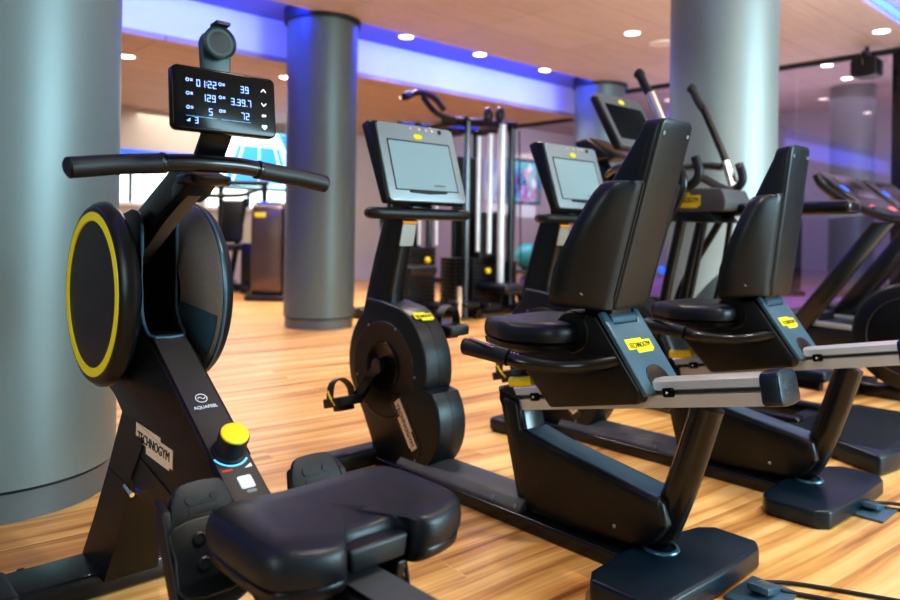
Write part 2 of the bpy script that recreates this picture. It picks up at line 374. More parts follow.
# ------------------------------------------------------------------ recumbent bike
def make_recumbent(loc, label):
    T = thing('recumbent_bike', label, 'exercise bike', loc, 0, 'recumbent bikes in a row')
    # base beam and feet
    b = B(); box(b, (0,0.0,.022), (.19,1.16,.044), .008); prx(b, [(.5,.0),(.78,.0),(.78,.03),(.5,.05)], -.06, .06, .006)
    obj('base_beam', b, frame, T)
    b = B()
    sec = [(-.088,.0),(-.088,.018),(-.06,.040),(0,.048),(.06,.040),(.088,.018),(.088,.0)]
    extr(b, sec, (0,-.135,.034), (1,0,0), (0,0,1), -.60, 0, .006); obj('step_cover', b, greycov, T, label='grey rubber step cover')
    screws(T, [(-.083,-.02,.060),(-.083,-.115,.060)], (-1,0,.4), .007)
    b = B(); box(b, (0,.66,.032), (.54,.11,.064), .02); obj('front_foot', b, rubber, T)
    b = B(); prz(b, [(-.255,-.732),(-.02,-.742),(.205,-.738),(.246,-.715),(.250,-.59),(.21,-.555),(.05,-.518),(-.09,-.505),(-.245,-.518),(-.288,-.545),(-.285,-.700)], .0, .058, .011, 3)
    obj('rear_foot_pad', b, pad, T, label='navy rubber topped rear foot pad')
    # drive housing: two half shells
    uc = lambda d: (.567-.236*math.cos(math.radians(d)), .388+.236*math.sin(math.radians(d)))
    lc = lambda d: (.447-.192*math.cos(math.radians(d)), .207+.192*math.sin(math.radians(d)))
    out = [(.69,.632),(.60,.628)]+[uc(d) for d in range(70,-11,-8)]+[(.342,.333)]+[lc(d) for d in range(38,-85,-10)]+[(.525,.014),(.625,.022),(.645,.09),(.70,.18),(.765,.27)]+[uc(d) for d in range(200,125,-12)]
    for s in (-1, 1):
        b = B(); x0, x1 = (-.066,-.0008) if s < 0 else (.0008,.066)
        prx(b, out, x0, x1, .009, 3, 50, lambda e: min(abs(v.co.x) for v in e.verts) > .05); obj('housing_shell', b, shell, T)
    for s in (-1, 1):
        b = B(); lathe(b, [(0,.0),(.002,.165),(.0035,.178),(.0,.182)], (s*.066,.575,.372), (s,0,0), 40); obj('side_disc', b, black, T)
        b = B(); lathe(b, [(0,.0),(.002,.084),(.006,.092),(.0,.096)], (s*.0685,.575,.382), (s,0,0), 32); obj('crank_cover', b, blackg, T)
    screws(T, [(-.070,.665,.53),(-.070,.50,.53),(-.070,.385,.37),(-.070,.735,.33),(-.068,.38,.075)], (-1,0,0), .005)
    # maker plate on the left side
    d = V((0,-.106,-.148)).normalized(); q = V((0,0,1)); up = (q-d*q.dot(d)).normalized(); up = V((0,-d.z,d.y))*-1
    ud = V((0,d.y,d.z)); vv = V((-1,0,0)).cross(ud)
    b = B(); extr(b, rrect(.245,.072,.035), (-.066,.437,.190), ud, vv, 0, .0025); o = obj('plate_recess', b, frame, T)
    badge(o, (-.0685,.437,.190), ud, vv, .190, .048, cream, ink)
    n = V((0,-.6,.55)).normalized(); tdir = V((0,.60,.63)).normalized()
    badge(T, (.0,.424,.5785), (1,0,0), (0,.785,.62), .085, .040, lift=.004, lab='yellow maker sticker')
    # cranks and pedals
    ca = V((0,.11,-.142)).normalized()*.172
    for s in (-1, 1):
        c0 = V((s*.088,.575,.385)); c1 = c0+ca*(-s)+V((s*.02,0,0))
        b = B(); sweep(b, [c0-ca*(-s)*.12, c0, c1], [(-.011,-.02),(.011,-.02),(.011,.02),(-.011,.02)]); cyl(b, c0, .03, .03, (1,0,0), 20, .004)
        k = obj('crank_arm', b, frame, T)
        pc = c1+V((s*.065,0,0)); yv = V((0,.95,-.25)).normalized(); zv = V((0,.25,.95)).normalized()
        if s > 0: yv = V((0,.99,.1)).normalized(); zv = V((0,-.1,.99)).normalized()
        b = B(); extr(b, smooth2([(-.048,-.062),(.048,-.062),(.055,0),(.048,.062),(-.048,.062),(-.055,0)],3), pc, (1,0,0), yv, -.018, .016, .005)
        extr(b, [(-.03,-.03),(.03,-.03),(.03,.03),(-.03,.03)], pc, (1,0,0), yv, -.036, -.016, .006)
        cyl(b, c1+V((s*.03,0,0)), .008, .06, (1,0,0), 10); p = obj('pedal', b, rubber, T)
        b = B(); pts = [pc+V((s*.05,0,0))*k1+zv*k2+yv*.012 for k1, k2 in ((-1,.005),(-.98,.045),(-.5,.075),(.1,.082),(.7,.062),(1.02,.0))]
        sweep(b, smooth(pts,5), [(-.02,-.0025),(.02,-.0025),(.02,.0025),(-.02,.0025)], yv); obj('pedal_strap', b, rubber, p)
        b = B(); pts = [pc+V((s*.054,0,0))+zv*k2+yv*k1 for k1, k2 in ((-.03,-.012),(.0,.02),(.012,.045))]
        sweep(b, smooth(pts,4), circ(.0045,8), (1,0,0)); obj('strap_clip', b, yellow, p, label='yellow strap clip')
    # stem
    b = B()
    def sq(w, d, r=.012): return rrect(w, d, r, 3)
    secs = []
    for (yf, yr, z, w) in ((.745,.585,.59,.084),(.728,.575,.66,.080),(.690,.545,.79,.074),(.645,.512,.925,.068),(.62,.49,.975,.066)):
        secs.append([(x, (yf+yr)/2+y, z) for x, y in rrect(w, yf-yr, .018, 3)])
    loft(b, secs); obj('stem', b, frame, T)
    b = B(); extr(b, rrect(.066,.085,.006), (0,.526,.880), (1,0,0), V((0,-.23,1)), .004, .008); o = obj('stem_plate', b, metalpl, T, label='embossed silver plate on the stem')
    b = B(); extr(b, rrect(.066,.009,.003), (0,.515,.928), (1,0,0), V((0,-.23,1)), .004, .010); obj('plate_edge', b, orange, o)
    # handlebar
    b = B(); tube(b, [(-.03,.56,.957),(-.14,.535,.957),(-.205,.485,.957),(-.222,.442,.957),(-.17,.428,.957),(0,.424,.957),(.17,.428,.957),(.222,.442,.957),(.205,.485,.957),(.14,.535,.957),(.03,.56,.957)], .020, 14, 6, (0,0,1))
    obj('handlebar', b, rubber, T)
    # console
    yb, zb, yt, zt = .396, 1.0, .489, 1.287
    u = V((1,0,0)); v = V((0,yt-yb,zt-zb)); hgt = v.length; v.normalize(); n = u.cross(v)  # n faces the rider
    c = V((0,(yb+yt)/2,(zb+zt)/2))
    b = B(); prx(b, [(yb+.006,zb-.006),(yt+.006,zt+.003),(yt+.05,zt+.010),(yt+.085,zt-.004),(yt+.075,zt-.03),(yb+.048,zb-.012)], -.187, .187, .010); obj('console_back', b, black, T)
    b = B(); extr(b, rrect(.368,hgt,.016,4), c, u, v, -.006, .004, .003); con = obj('console_face', b, silver, T, label='silver console face')
    b = B(); extr(b, rrect(.304,.196,.004,2), c+v*-.012, u, v, .003, .0046); k = obj('display_border', b, ink, con)
    b = B(); extr(b, rrect(.292,.186,.003,2), c+v*-.013, u, v, .004, .0056); obj('display', b, screen, con, label='grey blank display')
    b = B(); extr(b, [(-.09,.0),(.09,.0),(.085,-.006),(0,-.010),(-.085,-.006)], c-v*.112+n*.004, u, v, 0, .006); obj('reading_ledge', b, ink, con)
    b = B(); extr(b, circ(.022,24,.011), c+v*.105+n*.004, u, v, 0, .002); obj('brand_oval', b, yellow, con, label='yellow oval mark')
    txt('lettering', 'TECHNOGYM', silver, con, c+v*-.088+n*.0058+u*.06, u, v, .012, width=.055)
    for dx in (-.03,.012,.045,.075,.115):
        b = B(); cyl(b, c+v*.135+u*dx+n*.004, .006 if dx < .1 else .009, .006, n, 12, .001); obj('button', b, chrome if dx < .1 else ink, con)
    b = B(); box(b, (0,.50,.985), (.11,.12,.05), .015); box(b, (0,.46,1.05), (.1,.05,.14), .012); obj('console_bracket', b, frame, T)
    # frame shroud and rear tube
    b = B(); prx(b, [(-.03,.375),(-.10,.37),(-.112,.29),(-.24,.262),(-.53,.215),(-.60,.205),(-.615,.14),(-.575,.085),(-.52,.06),(-.30,.045),(-.14,.045)], -.062, .062, .014, 3, 20)
    obj('frame_shroud', b, black, T)
    b = B(); prx(b, [(.0,.405),(-.10,.385),(-.195,.04),(-.10,.04)], -.05, .05, .01); obj('front_support', b, frame, T)
    b = B(); prx(b, [(-.13,.282),(-.24,.258),(-.53,.211),(-.58,.204),(-.58,.209),(-.53,.2165),(-.24,.2655),(-.13,.292)], -.045, .045, .002); obj('shroud_top', b, bluegr, T, label='blue grey strip along the shroud top')
    screws(T, [(-.064,-.46,.10)], (-1,0,0), .006)
    b = B(); sweep(b, smooth([(0,-.36,.052),(0,-.47,.060),(0,-.56,.10),(0,-.605,.19),(0,-.65,.32),(0,-.693,.462)],6), circ(.037,18,.043)); obj('rear_tube', b, frame, T)
    b = B(); lathe(b, [(0,.050),(.004,.048),(.005,.04)], (0,-.565,.058), n=24); obj('tube_collar', b, bluegr, T)
    # inclined rail: local frame
    r0 = V((0,-.055,.372)); r1 = V((0,-.86,.536)); ax = (r1-r0).normalized(); up = V((1,0,0)).cross(ax); up = up if up.z > 0 else -up
    ln = (r1-r0).length
    sec = [(-.047,-.036),(.047,-.036),(.047,-.004),(.038,-.002),(.038,.008),(.047,.010),(.044,.030),(.02,.038),(-.02,.038),(-.044,.030),(-.047,.010),(-.038,.008),(-.038,-.002),(-.047,-.004)]
    b = B(); sweep(b, [r0, r1], sec if V((1,0,0)).dot(V((1,0,0))) and (ax.cross(V((1,0,0)))).z > 0 else [(a,-q) for a, q in sec]); rail = obj('slide_rail', b, alu, T, label='aluminium slide rail')
    for s in (-1, 1):
        b = B(); sweep(b, [r0+up*.003+V((s*.0400,0,0)), r1+up*.003+V((s*.0400,0,0))], [(-.002,-.004),(.002,-.004),(.002,.004),(-.002,.004)]); obj('rail_groove', b, alud, rail)
    b = B(); cc = r1+ax*.018
    extr(b, smooth2([(-.046,-.038),(.046,-.038),(.053,-.005),(.048,.034),(.02,.043),(-.02,.043),(-.048,.034),(-.053,-.005)],3), cc-ax*.008, (1,0,0), up, -.022, .026, .007); obj('rail_end_cap', b, pad, T, label='rounded navy end cap of the rail')
    bb = B(); 
    for i in range(3): tube(bb, [cc+up*(.014-.014*i)-V((.03,0,0))-up.cross(V((1,0,0)))*0+ax*.0185, cc+up*(.020-.014*i)+ax*.0195, cc+up*(.014-.014*i)+V((.03,0,0))+ax*.0185], .0014, 6, 3)
    obj('cap_groove', bb, pad, T)
    for kk in (.13,.69):
        b = B(); box(b, r0+ax*(ln*kk)+up*.003+V((-.050,0,0)), (.010,.032,.024), .004, Matrix.Rotation(-.2,3,'X')); k = obj('rail_pointer', b, blackg, T)
        b = B(); extr(b, [(-.004,-.004),(.004,0),(-.004,.004)], r0+ax*(ln*kk)+up*.003+V((-.0555,0,0)), ax, (0,0,1), -.001, .001); obj('pointer_mark', b, whitep, k)
    b = B(); lathe(b, [(-.050,.0),(-.050,.034),(-.046,.038),(.046,.038),(.050,.034),(.050,0)], r0+V((0,.008,0)), (1,0,0), 28); obj('rail_front_cap', b, frame, T)
    b = B(); sweep(b, smooth([(-.056,-.065,.428),(-.056,-.11,.434),(-.056,-.155,.446)],5), lambda t: circ(.012+.006*math.sin(t*PI),12,.016)); obj('release_lever', b, yellow, T, label='yellow seat release lever')
    # carriage
    b = B(); prx(b, [(-.11,.545),(-.135,.495),(-.247,.386),(-.545,.450),(-.553,.485),(-.405,.672),(-.37,.668),(-.30,.60),(-.22,.56)], -.088, .088, .009, 3, 20); obj('carriage_cover', b, black, T)
    b = B(); lathe(b, [(-.092,0),(-.092,.055),(-.086,.062),(.086,.062),(.092,.055),(.092,0)], (0,-.325,.615), (1,0,0), 32); obj('tilt_hub', b, black, T)
    pu = V((1,0,0)); pt = V((0,-.412,.674)); pb = V((0,-.562,.472)); pv = (pt-pb).normalized(); pc = (pt+pb)/2
    h2 = (pt-pb).length
    b = B(); extr(b, [(-.09,-h2/2),(.09,-h2/2),(.09,h2/2),(.066,h2/2),(.06,h2/2-.042),(-.06,h2/2-.042),(-.066,h2/2),(-.09,h2/2)], pc, pu, pv, 0, .014, .003)
    cp = obj('carriage_plate', b, bluegr, T, label='blue grey back plate of the seat carriage')
    b = B(); cyl(b, pt-pv*.022, .018, .12, (1,0,0), 20, .003); obj('roller', b, bluegr, T)
    badge(cp, pc+pv*.012+pu.cross(pv)*.014, pu, pv, .115, .044, lab='yellow maker sticker')
    b = B(); extr(b, rrect(.095,.085,.042,6), pb+pv*.035, pu, pv, -.03, .017, .003); obj('rail_clamp', b, frame, T)
    # seat cushion: nose toward the pedals
    o2 = [(-.105,-.012),(.105,-.012),(.14,-.04),(.175,-.10),(.195,-.16),(.19,-.29),(.13,-.35),(-.13,-.35),(-.19,-.29),(-.195,-.16),(-.175,-.10),(-.14,-.04)]
    sp = smooth2(o2, 4); b = B()
    def zoff(y): return .004-.012*max(0,(y+.06)/.08)**2+.006*max(0,(-y-.2)/.1)
    loft(b, [[(x*k, (y+.12)*k-.12, z+zoff(y)) for x, y in sp] for z, k in ((.572,.93),(.580,.985),(.60,1.),(.618,.985),(.629,.94),(.633,.85),(.630,.5))])
    obj('seat', b, vinyl, T)
    b = B(); loft(b, [[(x*k, (y+.12)*k-.12, z+zoff(y)) for x, y in sp] for z, k in ((.545,.86),(.556,.965),(.571,.985),(.574,.96))]); obj('seat_pan', b, black, T)
    b = B(); box(b, (0,-.18,.535), (.15,.26,.04), .01); obj('seat_bracket', b, frame, T)
    # backrest
    def yr(z): return -.478-.122*(z-.745)/.445
    b = B(); secs = []
    for z, k in ((.688,.86),(.693,.95),(.704,1.),(.80,1.),(.92,1.),(1.04,1.),(1.10,1.),(1.165,1.),(1.184,.975),(1.194,.91),(1.198,.80)):
        w = .166; d = .062+max(0,min(.06,(1.17-z)*.42))
        secs.append([(x*k, yr(z)+d/2+y*(.55+.45*k), z) for x, y in rrect(w, d, .015, 4)])
    loft(b, secs); sp_ = obj('backrest', b, shell, T)
    b = B(); secs = []
    for z, k in ((.690,.80),(.696,.89),(.710,.95),(.74,.985),(.80,1.01),(.86,1.02),(.92,1.),(.97,.95),(1.005,.89),(1.026,.82),(1.036,.72)):
        f = .040+.066*min(1,max(0,(1.04-z)/.24)); y0 = yr(z)+.004
        W = .190*k
        half = [(-.074,.006),(-.088,.004),(-.115,.006+f*.10),(-.155*k,.010+f*.42),(-W*.95,f*.86),(-W,f+.010),(-W*1.005,f+.030),(-W*.98,f+.046),(-W*.88,f+.052),(-.11,f*.5+.085),(-.03,.108)]
        sec_ = half+[(-x, y) for x, y in half[::-1]]
        secs.append([(x, y0+y, z) for x, y in sec_])
    loft(b, secs); obj('wing_shell', b, shell, sp_, 50)
    b = B(); secs = []
    for z, k in ((.735,.80),(.75,.95),(.80,1.),(.95,1.),(1.0,.9),(1.02,.8)):
        secs.append([(x, yr(z)+.118+y, z) for x, y in rrect(.24*k, .03, .012, 3)])
    loft(b, secs); obj('back_cushion', b, vinyl, sp_, 50)
    for s in (-1, 1):
        b = B(); tube(b, [(s*.084,yr(z)+.026,z) for z in (1.03,1.10,1.17)], .0022, 6, 1); obj('shell_seam', b, ink, sp_)
        b = B(); tube(b, [(s*.0842,yr(z)+.008,z) for z in (.72,.85,.95,1.03)], .004, 6, 1); obj('shell_groove', b, ink, sp_)
    sn = V((0,-1,-.27))
    screws(sp_, [(-.060,yr(1.16)-.001,1.16),(.058,yr(1.16)-.001,1.16)], sn, .006)
    screws(sp_, [(-.128,yr(.975)+.035,.975),(-.155,yr(.735)+.066,.735)], (-.7,-.7,-.1), .006)
    b = B(); prx(b, [(-.36,.62),(-.43,.66),(-.44,.74),(-.36,.76),(-.33,.70)], -.05, .05, .006); obj('back_bracket', b, black, T)
    # side grips
    for s in (-1, 1):
        b = B(); tube(b, [(s*.244,-.235,.546),(s*.230,-.276,.538),(s*.17,-.350,.531),(s*.13,-.415,.539),(s*.075,-.465,.552)], .021, 16, 6); obj('grip_bar', b, frame, T)
        b = B(); sweep(b, smooth([(s*.268,-.075,.561),(s*.265,-.085,.560),(s*.258,-.16,.555),(s*.246,-.230,.547)],5), lambda t: circ(.024 if t > .06 else .016,16)); g = obj('hand_grip', b, rubber, T)
        b = B(); extr(b, rrect(.011,.12,.004,2), (s*.271,-.145,.5815), (1,0,0), V((-s*.15,1,.07)), -.001, .0015); obj('pulse_sensor', b, chrome, g, label='chrome pulse sensor strip')
    return T
R1 = make_recumbent((1.74,1.6,0), 'charcoal recumbent bike nearest the rowing machine, console facing the camera')
R2 = dup(R1, (2.62,1.56,0), 'charcoal recumbent bike between the nearer recumbent bike and the elliptical')
for ch in R2.children:
    if ch.name.startswith('backrest'):      # this back is set more upright
        pv_ = Matrix.Translation((0,-.475,.72)); ch.matrix_basis = pv_ @ Matrix.Rotation(math.radians(-8.5),4,'X') @ pv_.inverted()

# ------------------------------------------------------------------ rowing machine
T = thing('rowing_machine', 'black rowing machine with yellow ringed flywheel and lit console', 'rowing machine', (.64,1.4,0))
C0 = V((0,.335,.745))
for s in (-1, 1):
    b = B(); lathe(b, ([(-.128,.170),(-.130,.190),(-.127,.197),(-.115,.207),(-.102,.2085),(-.090,.198),(-.043,.075)] if s < 0 else [(.116,.170),(.118,.188),(.115,.196),(.110,.204),(.102,.2105),(.092,.2135),(.084,.210)]), C0, (1,0,0), 72)
    xo = .1275 if s < 0 else .1155
    sh = obj('flywheel_cover', b, black if s < 0 else shell, T)
    b = B(); lathe(b, [(s*xo,.163),(s*(xo+.004),.165),(s*(xo+.004),.183),(s*xo,.186)], C0, (1,0,0), 72); obj('accent_ring', b, yellowr, sh, label='yellow ring')
    b = B(); lathe(b, [(s*(xo+.001),0),(s*(xo+.001),.164)], C0, (1,0,0), 72); obj('disc_face', b, blackg if s > 0 else black, sh, label='flat black disc face')
# textured drum on the right of the slot (faces the rider)
b = B(); lathe(b, [(.043,.075),(.062,.135),(.079,.200),(.084,.210)], C0, (1,0,0), 72); obj('drum_panel', b, drumm, T, label='textured bronze drum panel')
b = B(); lathe(b, [(.0835,.2085),(.088,.2135),(.092,.2140)], C0, (1,0,0), 72); obj('drum_lip', b, bluegr, T)
b = B(); lathe(b, [(.0435,.0785),(.0615,.1355),(.0785,.2005)], C0+V((-.0015,0,0)), (1,0,0), 14, math.radians(193), math.radians(225), ref=(0,1,0)); obj('drum_lower_panel', b, bluegr, T)
# centre column with the strap slot, open toward the rider
YS = .275
for s in (-1, 1):
    b = B(); prx(b, [(YS,.69),(YS,.915),(.30,.932),(.34,.938),(.41,.925),(.49,.86),(.52,.72),(.44,.58),(.30,.62)], *sorted((s*.036,s*.0425)), .002); obj('slot_wall', b, black, T)
b = B(); prx(b, [(.40,.66),(.40,.84),(.44,.93),(.50,.88),(.52,.72),(.44,.62)], -.036, .036, .004); obj('slot_back', b, blackg, T)
rp_ = [(YS+.004,.905),(YS,.85),(YS,.75),(YS-.006,.70),(YS-.035,.664)]
b = B(); tube(b, [V((-.040,y,z)) for y, z in rp_]+[V((-.030,YS-.062,.652)),V((.030,YS-.062,.652))]+[V((.040,y,z)) for y, z in rp_[::-1]], .0045, 8, 2); obj('slot_rim', b, bluegr, T, label='blue grey slot rim')
# body
b = B()
prof = [(.40,.60),(.30,.66),(.238,.662),(.149,.611),(-.008,.512),(-.165,.4125),(-.25,.366),(-.29,.36),(-.30,.285),(-.18,.262),(-.05,.255),(.104,.268),(.29,.285),(.325,.318),(.375,.46)]
prx(b, prof, -.042, .042, .008, 3, 12); obj('body', b, bronze, T)
# flared neck between flywheel and body
b = B(); secs = []
for z, yr_, yf, wf, wr in ((.655,.235,.36,.108,.043),(.60,.138,.42,.098,.043),(.55,.058,.425,.080,.0428),(.50,-.022,.385,.058,.0425),(.455,-.095,.372,.0428,.0422)):
    secs.append([(-wr,yr_,z),(wr,yr_,z),(wf*.96,yr_+(yf-yr_)*.42,z),(wf,yf,z),(-wf,yf,z),(-wf*.96,yr_+(yf-yr_)*.42,z)])
loft(b, secs); obj('neck', b, bronze, T, 25)
# leg
b = B(); loft(b, [[(sx*w, y, z) for sx, y in ((-1,yf),(1,yf),(1,yr_),(-1,yr_))] for z, yf, yr_, w in ((.47,.375,.20,.0425),(.31,.462,.318,.046),(.16,.545,.372,.053),(.045,.605,.425,.064))]); obj('front_leg', b, bronze, T)
for pts in ([(-.0428,.375,.468),(-.0428,.10,.43)], [(-.0428,.40,.405),(-.0428,.085,.345)], [(-.0468,.462,.308),(-.0468,.318,.300)]):
    b = B(); tube(b, pts, .0009, 6, 1); obj('panel_seam', b, ink, T)
b = B(); box(b, (0,.52,.032), (.56,.15,.06), .012); obj('front_foot', b, frame, T)
for s in (-1, 1):
    b = B(); box(b, (s*.265,.52,.034), (.06,.165,.066), .012); obj('foot_cap', b, rubber, T)
    b = B(); cyl(b, (s*.20,.60,.03), .028, .02, (1,0,0), 20, .004); obj('transport_wheel', b, rubber, T)
b = B(); tube(b, [(-.045,.345,.295),(-.045,.30,.285)], .006, 8, 1); obj('frame_bolt', b, chrome, T)
# control surface on the sloping top
tu = V((1,0,0)); tv = V((0,.857,.541)).normalized(); tn = tu.cross(tv); top0 = V((0,-.008,.512))
b = B(); extr(b, [(-.036,-.26),(.036,-.26),(.036,.27),(-.036,.27)], top0, tu, tv, .0, .0022, .001); tp = obj('top_panel', b, bodytop, T)
tq = top0+tn*.0022
b = B(); lathe(b, [(0,.0125),(.0008,.0125),(.0008,.0108),(0,.0108)], tq+tv*.060, tn, 32); obj('wave_logo', b, whitep, tp)
b = B(); tube(b, [tq+tv*.060+tn*.0008+tu*dx+tv*dy for dx, dy in ((-.008,-.001),(-.004,.003),(0,0),(.004,-.003),(.008,.001))], .0009, 6, 4, tn); obj('wave_mark', b, whitep, tp)
txt('lettering', 'AQUAFEEL', whitep, tp, tq+tv*.034, tu, tv, .0115, width=.050)
kc = tq+tv*-.090
b = B(); lathe(b, [(.0,.033),(.004,.033),(.006,.028),(.010,.027),(.036,.029),(.045,.029),(.047,.027)], kc, tn, 40); kb = obj('resistance_knob', b, rubber, T)
b = B(); lathe(b, [(.046,.0275),(.0495,.0265),(.0505,.022),(.0505,.0)], kc, tn, 40); obj('knob_top', b, yellow, kb, label='yellow knob top')
b = B(); lathe(b, [(.0006,.0345),(.0006,.0385)], kc-tn*.0, tn, 20, math.radians(200), math.radians(320), ref=tu); obj('blue_arc', b, bluelit, tp, label='glowing blue arc by the knob')
b = B(); extr(b, [(-.010,-.002),(.010,-.002),(.010,.002),(-.010,.002)], tq+tv*-.134-tu*.020, tu, tv, 0, .0006); obj('red_mark', b, redp, tp)
b = B(); extr(b, [(-.008,-.004),(.008,-.004),(.008,.005)], tq+tv*-.132+tu*.022, tu, tv, 0, .0006); obj('white_mark', b, whitep, tp)
b = B(); extr(b, rrect(.028,.030,.004), tq+tv*-.168+tu*.004, tu, tv, 0, .0006); obj('info_label', b, whitep, tp, label='small white printed label')
b = B(); extr(b, rrect(.020,.007,.003), tq+tv*-.190+tu*.006, tu, tv, 0, .0006); obj('info_label', b, silver, tp)
# logo on the left side
lu = V((0,-1,-.04)).normalized(); lv = V((-1,0,0)).cross(lu)
badge(T, (-.0425,.182,.423), lu, lv, .210, .056, cream, ink)
# post, strap
b = B(); sweep(b, [(0,.085,1.018),(0,.27,.937),(0,.45,.853)], rrect(.048,.074,.008,3)); obj('handle_post', b, frame, T)
b = B(); sweep(b, [(0,.09,.965),(0,.20,.912),(0,.34,.838),(0,.39,.81)], rrect(.030,.004,.001,2)); obj('pull_strap', b, strapm, T, label='woven brown pull strap')
b = B(); prx(b, [(-.012,1.0),(.07,1.02),(.13,.985),(.13,.95),(.085,.965),(.05,.99),(.0,.985)], -.034, .034, .006)
box(b, (.0,.045,.995), (.10,.05,.02), .006); obj('handle_dock', b, black, T)
# handle
b = B(); tube(b, [(-.102,.004,1.021),(-.05,.0,1.025),(0,-.002,1.026),(.05,.0,1.026),(.095,.004,1.023)], .0175, 18, 5); h = obj('pull_handle', b, frame, T)
for s in (-1, 1):
    b = B(); sweep(b, smooth([(s*.098,.0045,1.0215),(s*.103,.005,1.0205),(s*.18,.010,1.013),(s*.257,.006,1.002),(s*.265,.006,1.001)],4), lambda t: circ(.0195 if .03 < t < .96 else .0165,18)); obj('hand_grip', b, rubber, h)
    b = B(); lathe(b, [(0,.0165),(.004,.0202),(.008,.0202),(.012,.0165)], (s*.096,.004,1.0218), (s,0,-.06), 20); obj('grip_collar', b, frame, h)
# console
cu = V((1,0,0)); cv = V((0,.10,1)).normalized(); cn = cu.cross(cv); cc = V((0,-.045,1.143))
b = B(); extr(b, rrect(.214,.124,.012,5), cc, cu, cv, -.012, .010, .004); con = obj('console', b, blackg, T)
cq = cc+cn*.0102
SEG = {'0':'abcdef','1':'bc','2':'abged','3':'abgcd','4':'fgbc','5':'afgcd','6':'afgedc','7':'abc','8':'abcdefg','9':'abcdfg'}
def digits(s, x, y, h, parent):
    b = B(); w = h*.52; t = h*.11
    for ch in s:
        if ch in ':.,':
            for yy in ((.3,.7) if ch == ':' else (.02,)):
                extr(b, [(0,0),(t,0),(t,t),(0,t)], cq+cu*(x)+cv*(y+h*yy-h/2), cu, cv, 0, .0005)
            x += t*2.0; continue
        R = {'a':(0,h-t,w,t),'d':(0,0,w,t),'g':(0,h/2-t/2,w,t),'f':(0,h/2,t,h/2),'e':(0,0,t,h/2),'b':(w-t,h/2,t,h/2),'c':(w-t,0,t,h/2)}
        for sg in SEG[ch]:
            a, q, ww, hh = R[sg]; g = t*.12
            extr(b, [(a+g,q+g),(a+ww-g,q+g),(a+ww-g,q+hh-g),(a+g,q+hh-g)], cq+cu*x+cv*(y-h/2), cu, cv, 0, .0005)
        x += w*1.38
    return obj('readout', b, digit, parent)
digits('01:22', -.0605, .030, .0138, con); digits('129', -.050, .003, .0138, con); digits('5', -.037, -.0235, .0138, con)
digits('39', .030, .030, .0138, con); digits('3,39.7', .009, .003, .0138, con); digits('72', .030, -.0235, .0138, con); digits('3', -.065, -.043, .012, con)
for x, y in ((-.078,.034),(-.078,.008),(-.078,-.019),(-.013,.034),(-.013,.008),(-.013,-.019)):
    b = B(); lathe(b, [(0,.0034),(.0004,.0034),(.0004,.0023),(0,.0023)], cq+cu*x+cv*y, cn, 14)
    for k in (0,1): extr(b, [(0,0),(.005,0),(.005,.0014),(0,.0014)], cq+cu*(x+.005)+cv*(y-.0005-.003*k+.0015), cu, cv, 0, .0004)
    obj('small_symbol', b, digit, con)
b = B(); extr(b, [(-.0035,-.003),(.0035,-.003),(.0035,.003)], cq+cu*-.078+cv*-.043, cu, cv, 0, .0005)
obj('small_symbol', b, digit, con)
b = B(); extr(b, [(-.082,-.0002),(-.022,-.0002),(-.022,.0003),(-.082,.0003)], cq+cv*-.0355, cu, cv, 0, .0003); extr(b, [(-.012,-.0002),(.050,-.0002),(.050,.0003),(-.012,.0003)], cq+cv*-.0355, cu, cv, 0, .0003); obj('divider_line', b, bluelit, con)
for y, s in ((.033,1),(.006,-1)):
    b = B(); extr(b, [(-.0055,-.003*s),(0,.0028*s),(.0055,-.003*s),(.0055,-.0012*s),(0,.0046*s),(-.0055,-.0012*s)][::(1 if s > 0 else -1)], cq+cu*.080+cv*y, cu, cv, 0, .0004); obj('arrow_key', b, iconl, con)
txt('key_lettering', 'SET', iconl, con, cq+cu*.080+cv*-.018, cu, cv, .0065, .0003, width=.010)
b = B(); hp = []
for i in range(24):
    t = 2*PI*i/24; hp.append((.00036*16*math.sin(t)**3, .00036*(13*math.cos(t)-5*math.cos(2*t)-2*math.cos(3*t)-math.cos(4*t))))
extr(b, hp[::-1], cq+cu*.080+cv*-.041, cu, cv, 0, .0004); obj('heart_key', b, iconl, con)
b = B(); sweep(b, smooth([(0,.03,1.035),(0,.012,1.055),(0,-.012,1.085),(0,-.026,1.11),(0,-.028,1.15)],5), rrect(.062,.016,.005,3)); obj('console_neck', b, black, T)
# phone holder
hc = V((-.012,-.036,1.259))
b = B(); extr(b, [(x,y) for x, y in [(-.027,-.10),(.027,-.10)]+[(.031*math.cos(math.radians(a)), .031*math.sin(math.radians(a))) for a in range(0,181,12)]], hc, cu, cv, -.022, -.004, .004); obj('holder_stem', b, tealdk, T)
b = B(); lathe(b, [(-.004,.030),(.010,.033),(.014,.0335),(.016,.031),(.0125,.0275),(.0115,.0)], hc, cn, 40); hd = obj('holder_disc', b, tealdk, T)
b = B(); lathe(b, [(.0122,.0265),(.0128,.0)], hc, cn, 40); obj('disc_pad', b, rubber, hd)
b = B(); extr(b, rrect(.030,.008,.003), hc+cv*.034+cn*.006, cu, cv, -.006, .024, .002); obj('phone_hook', b, shell, hd)
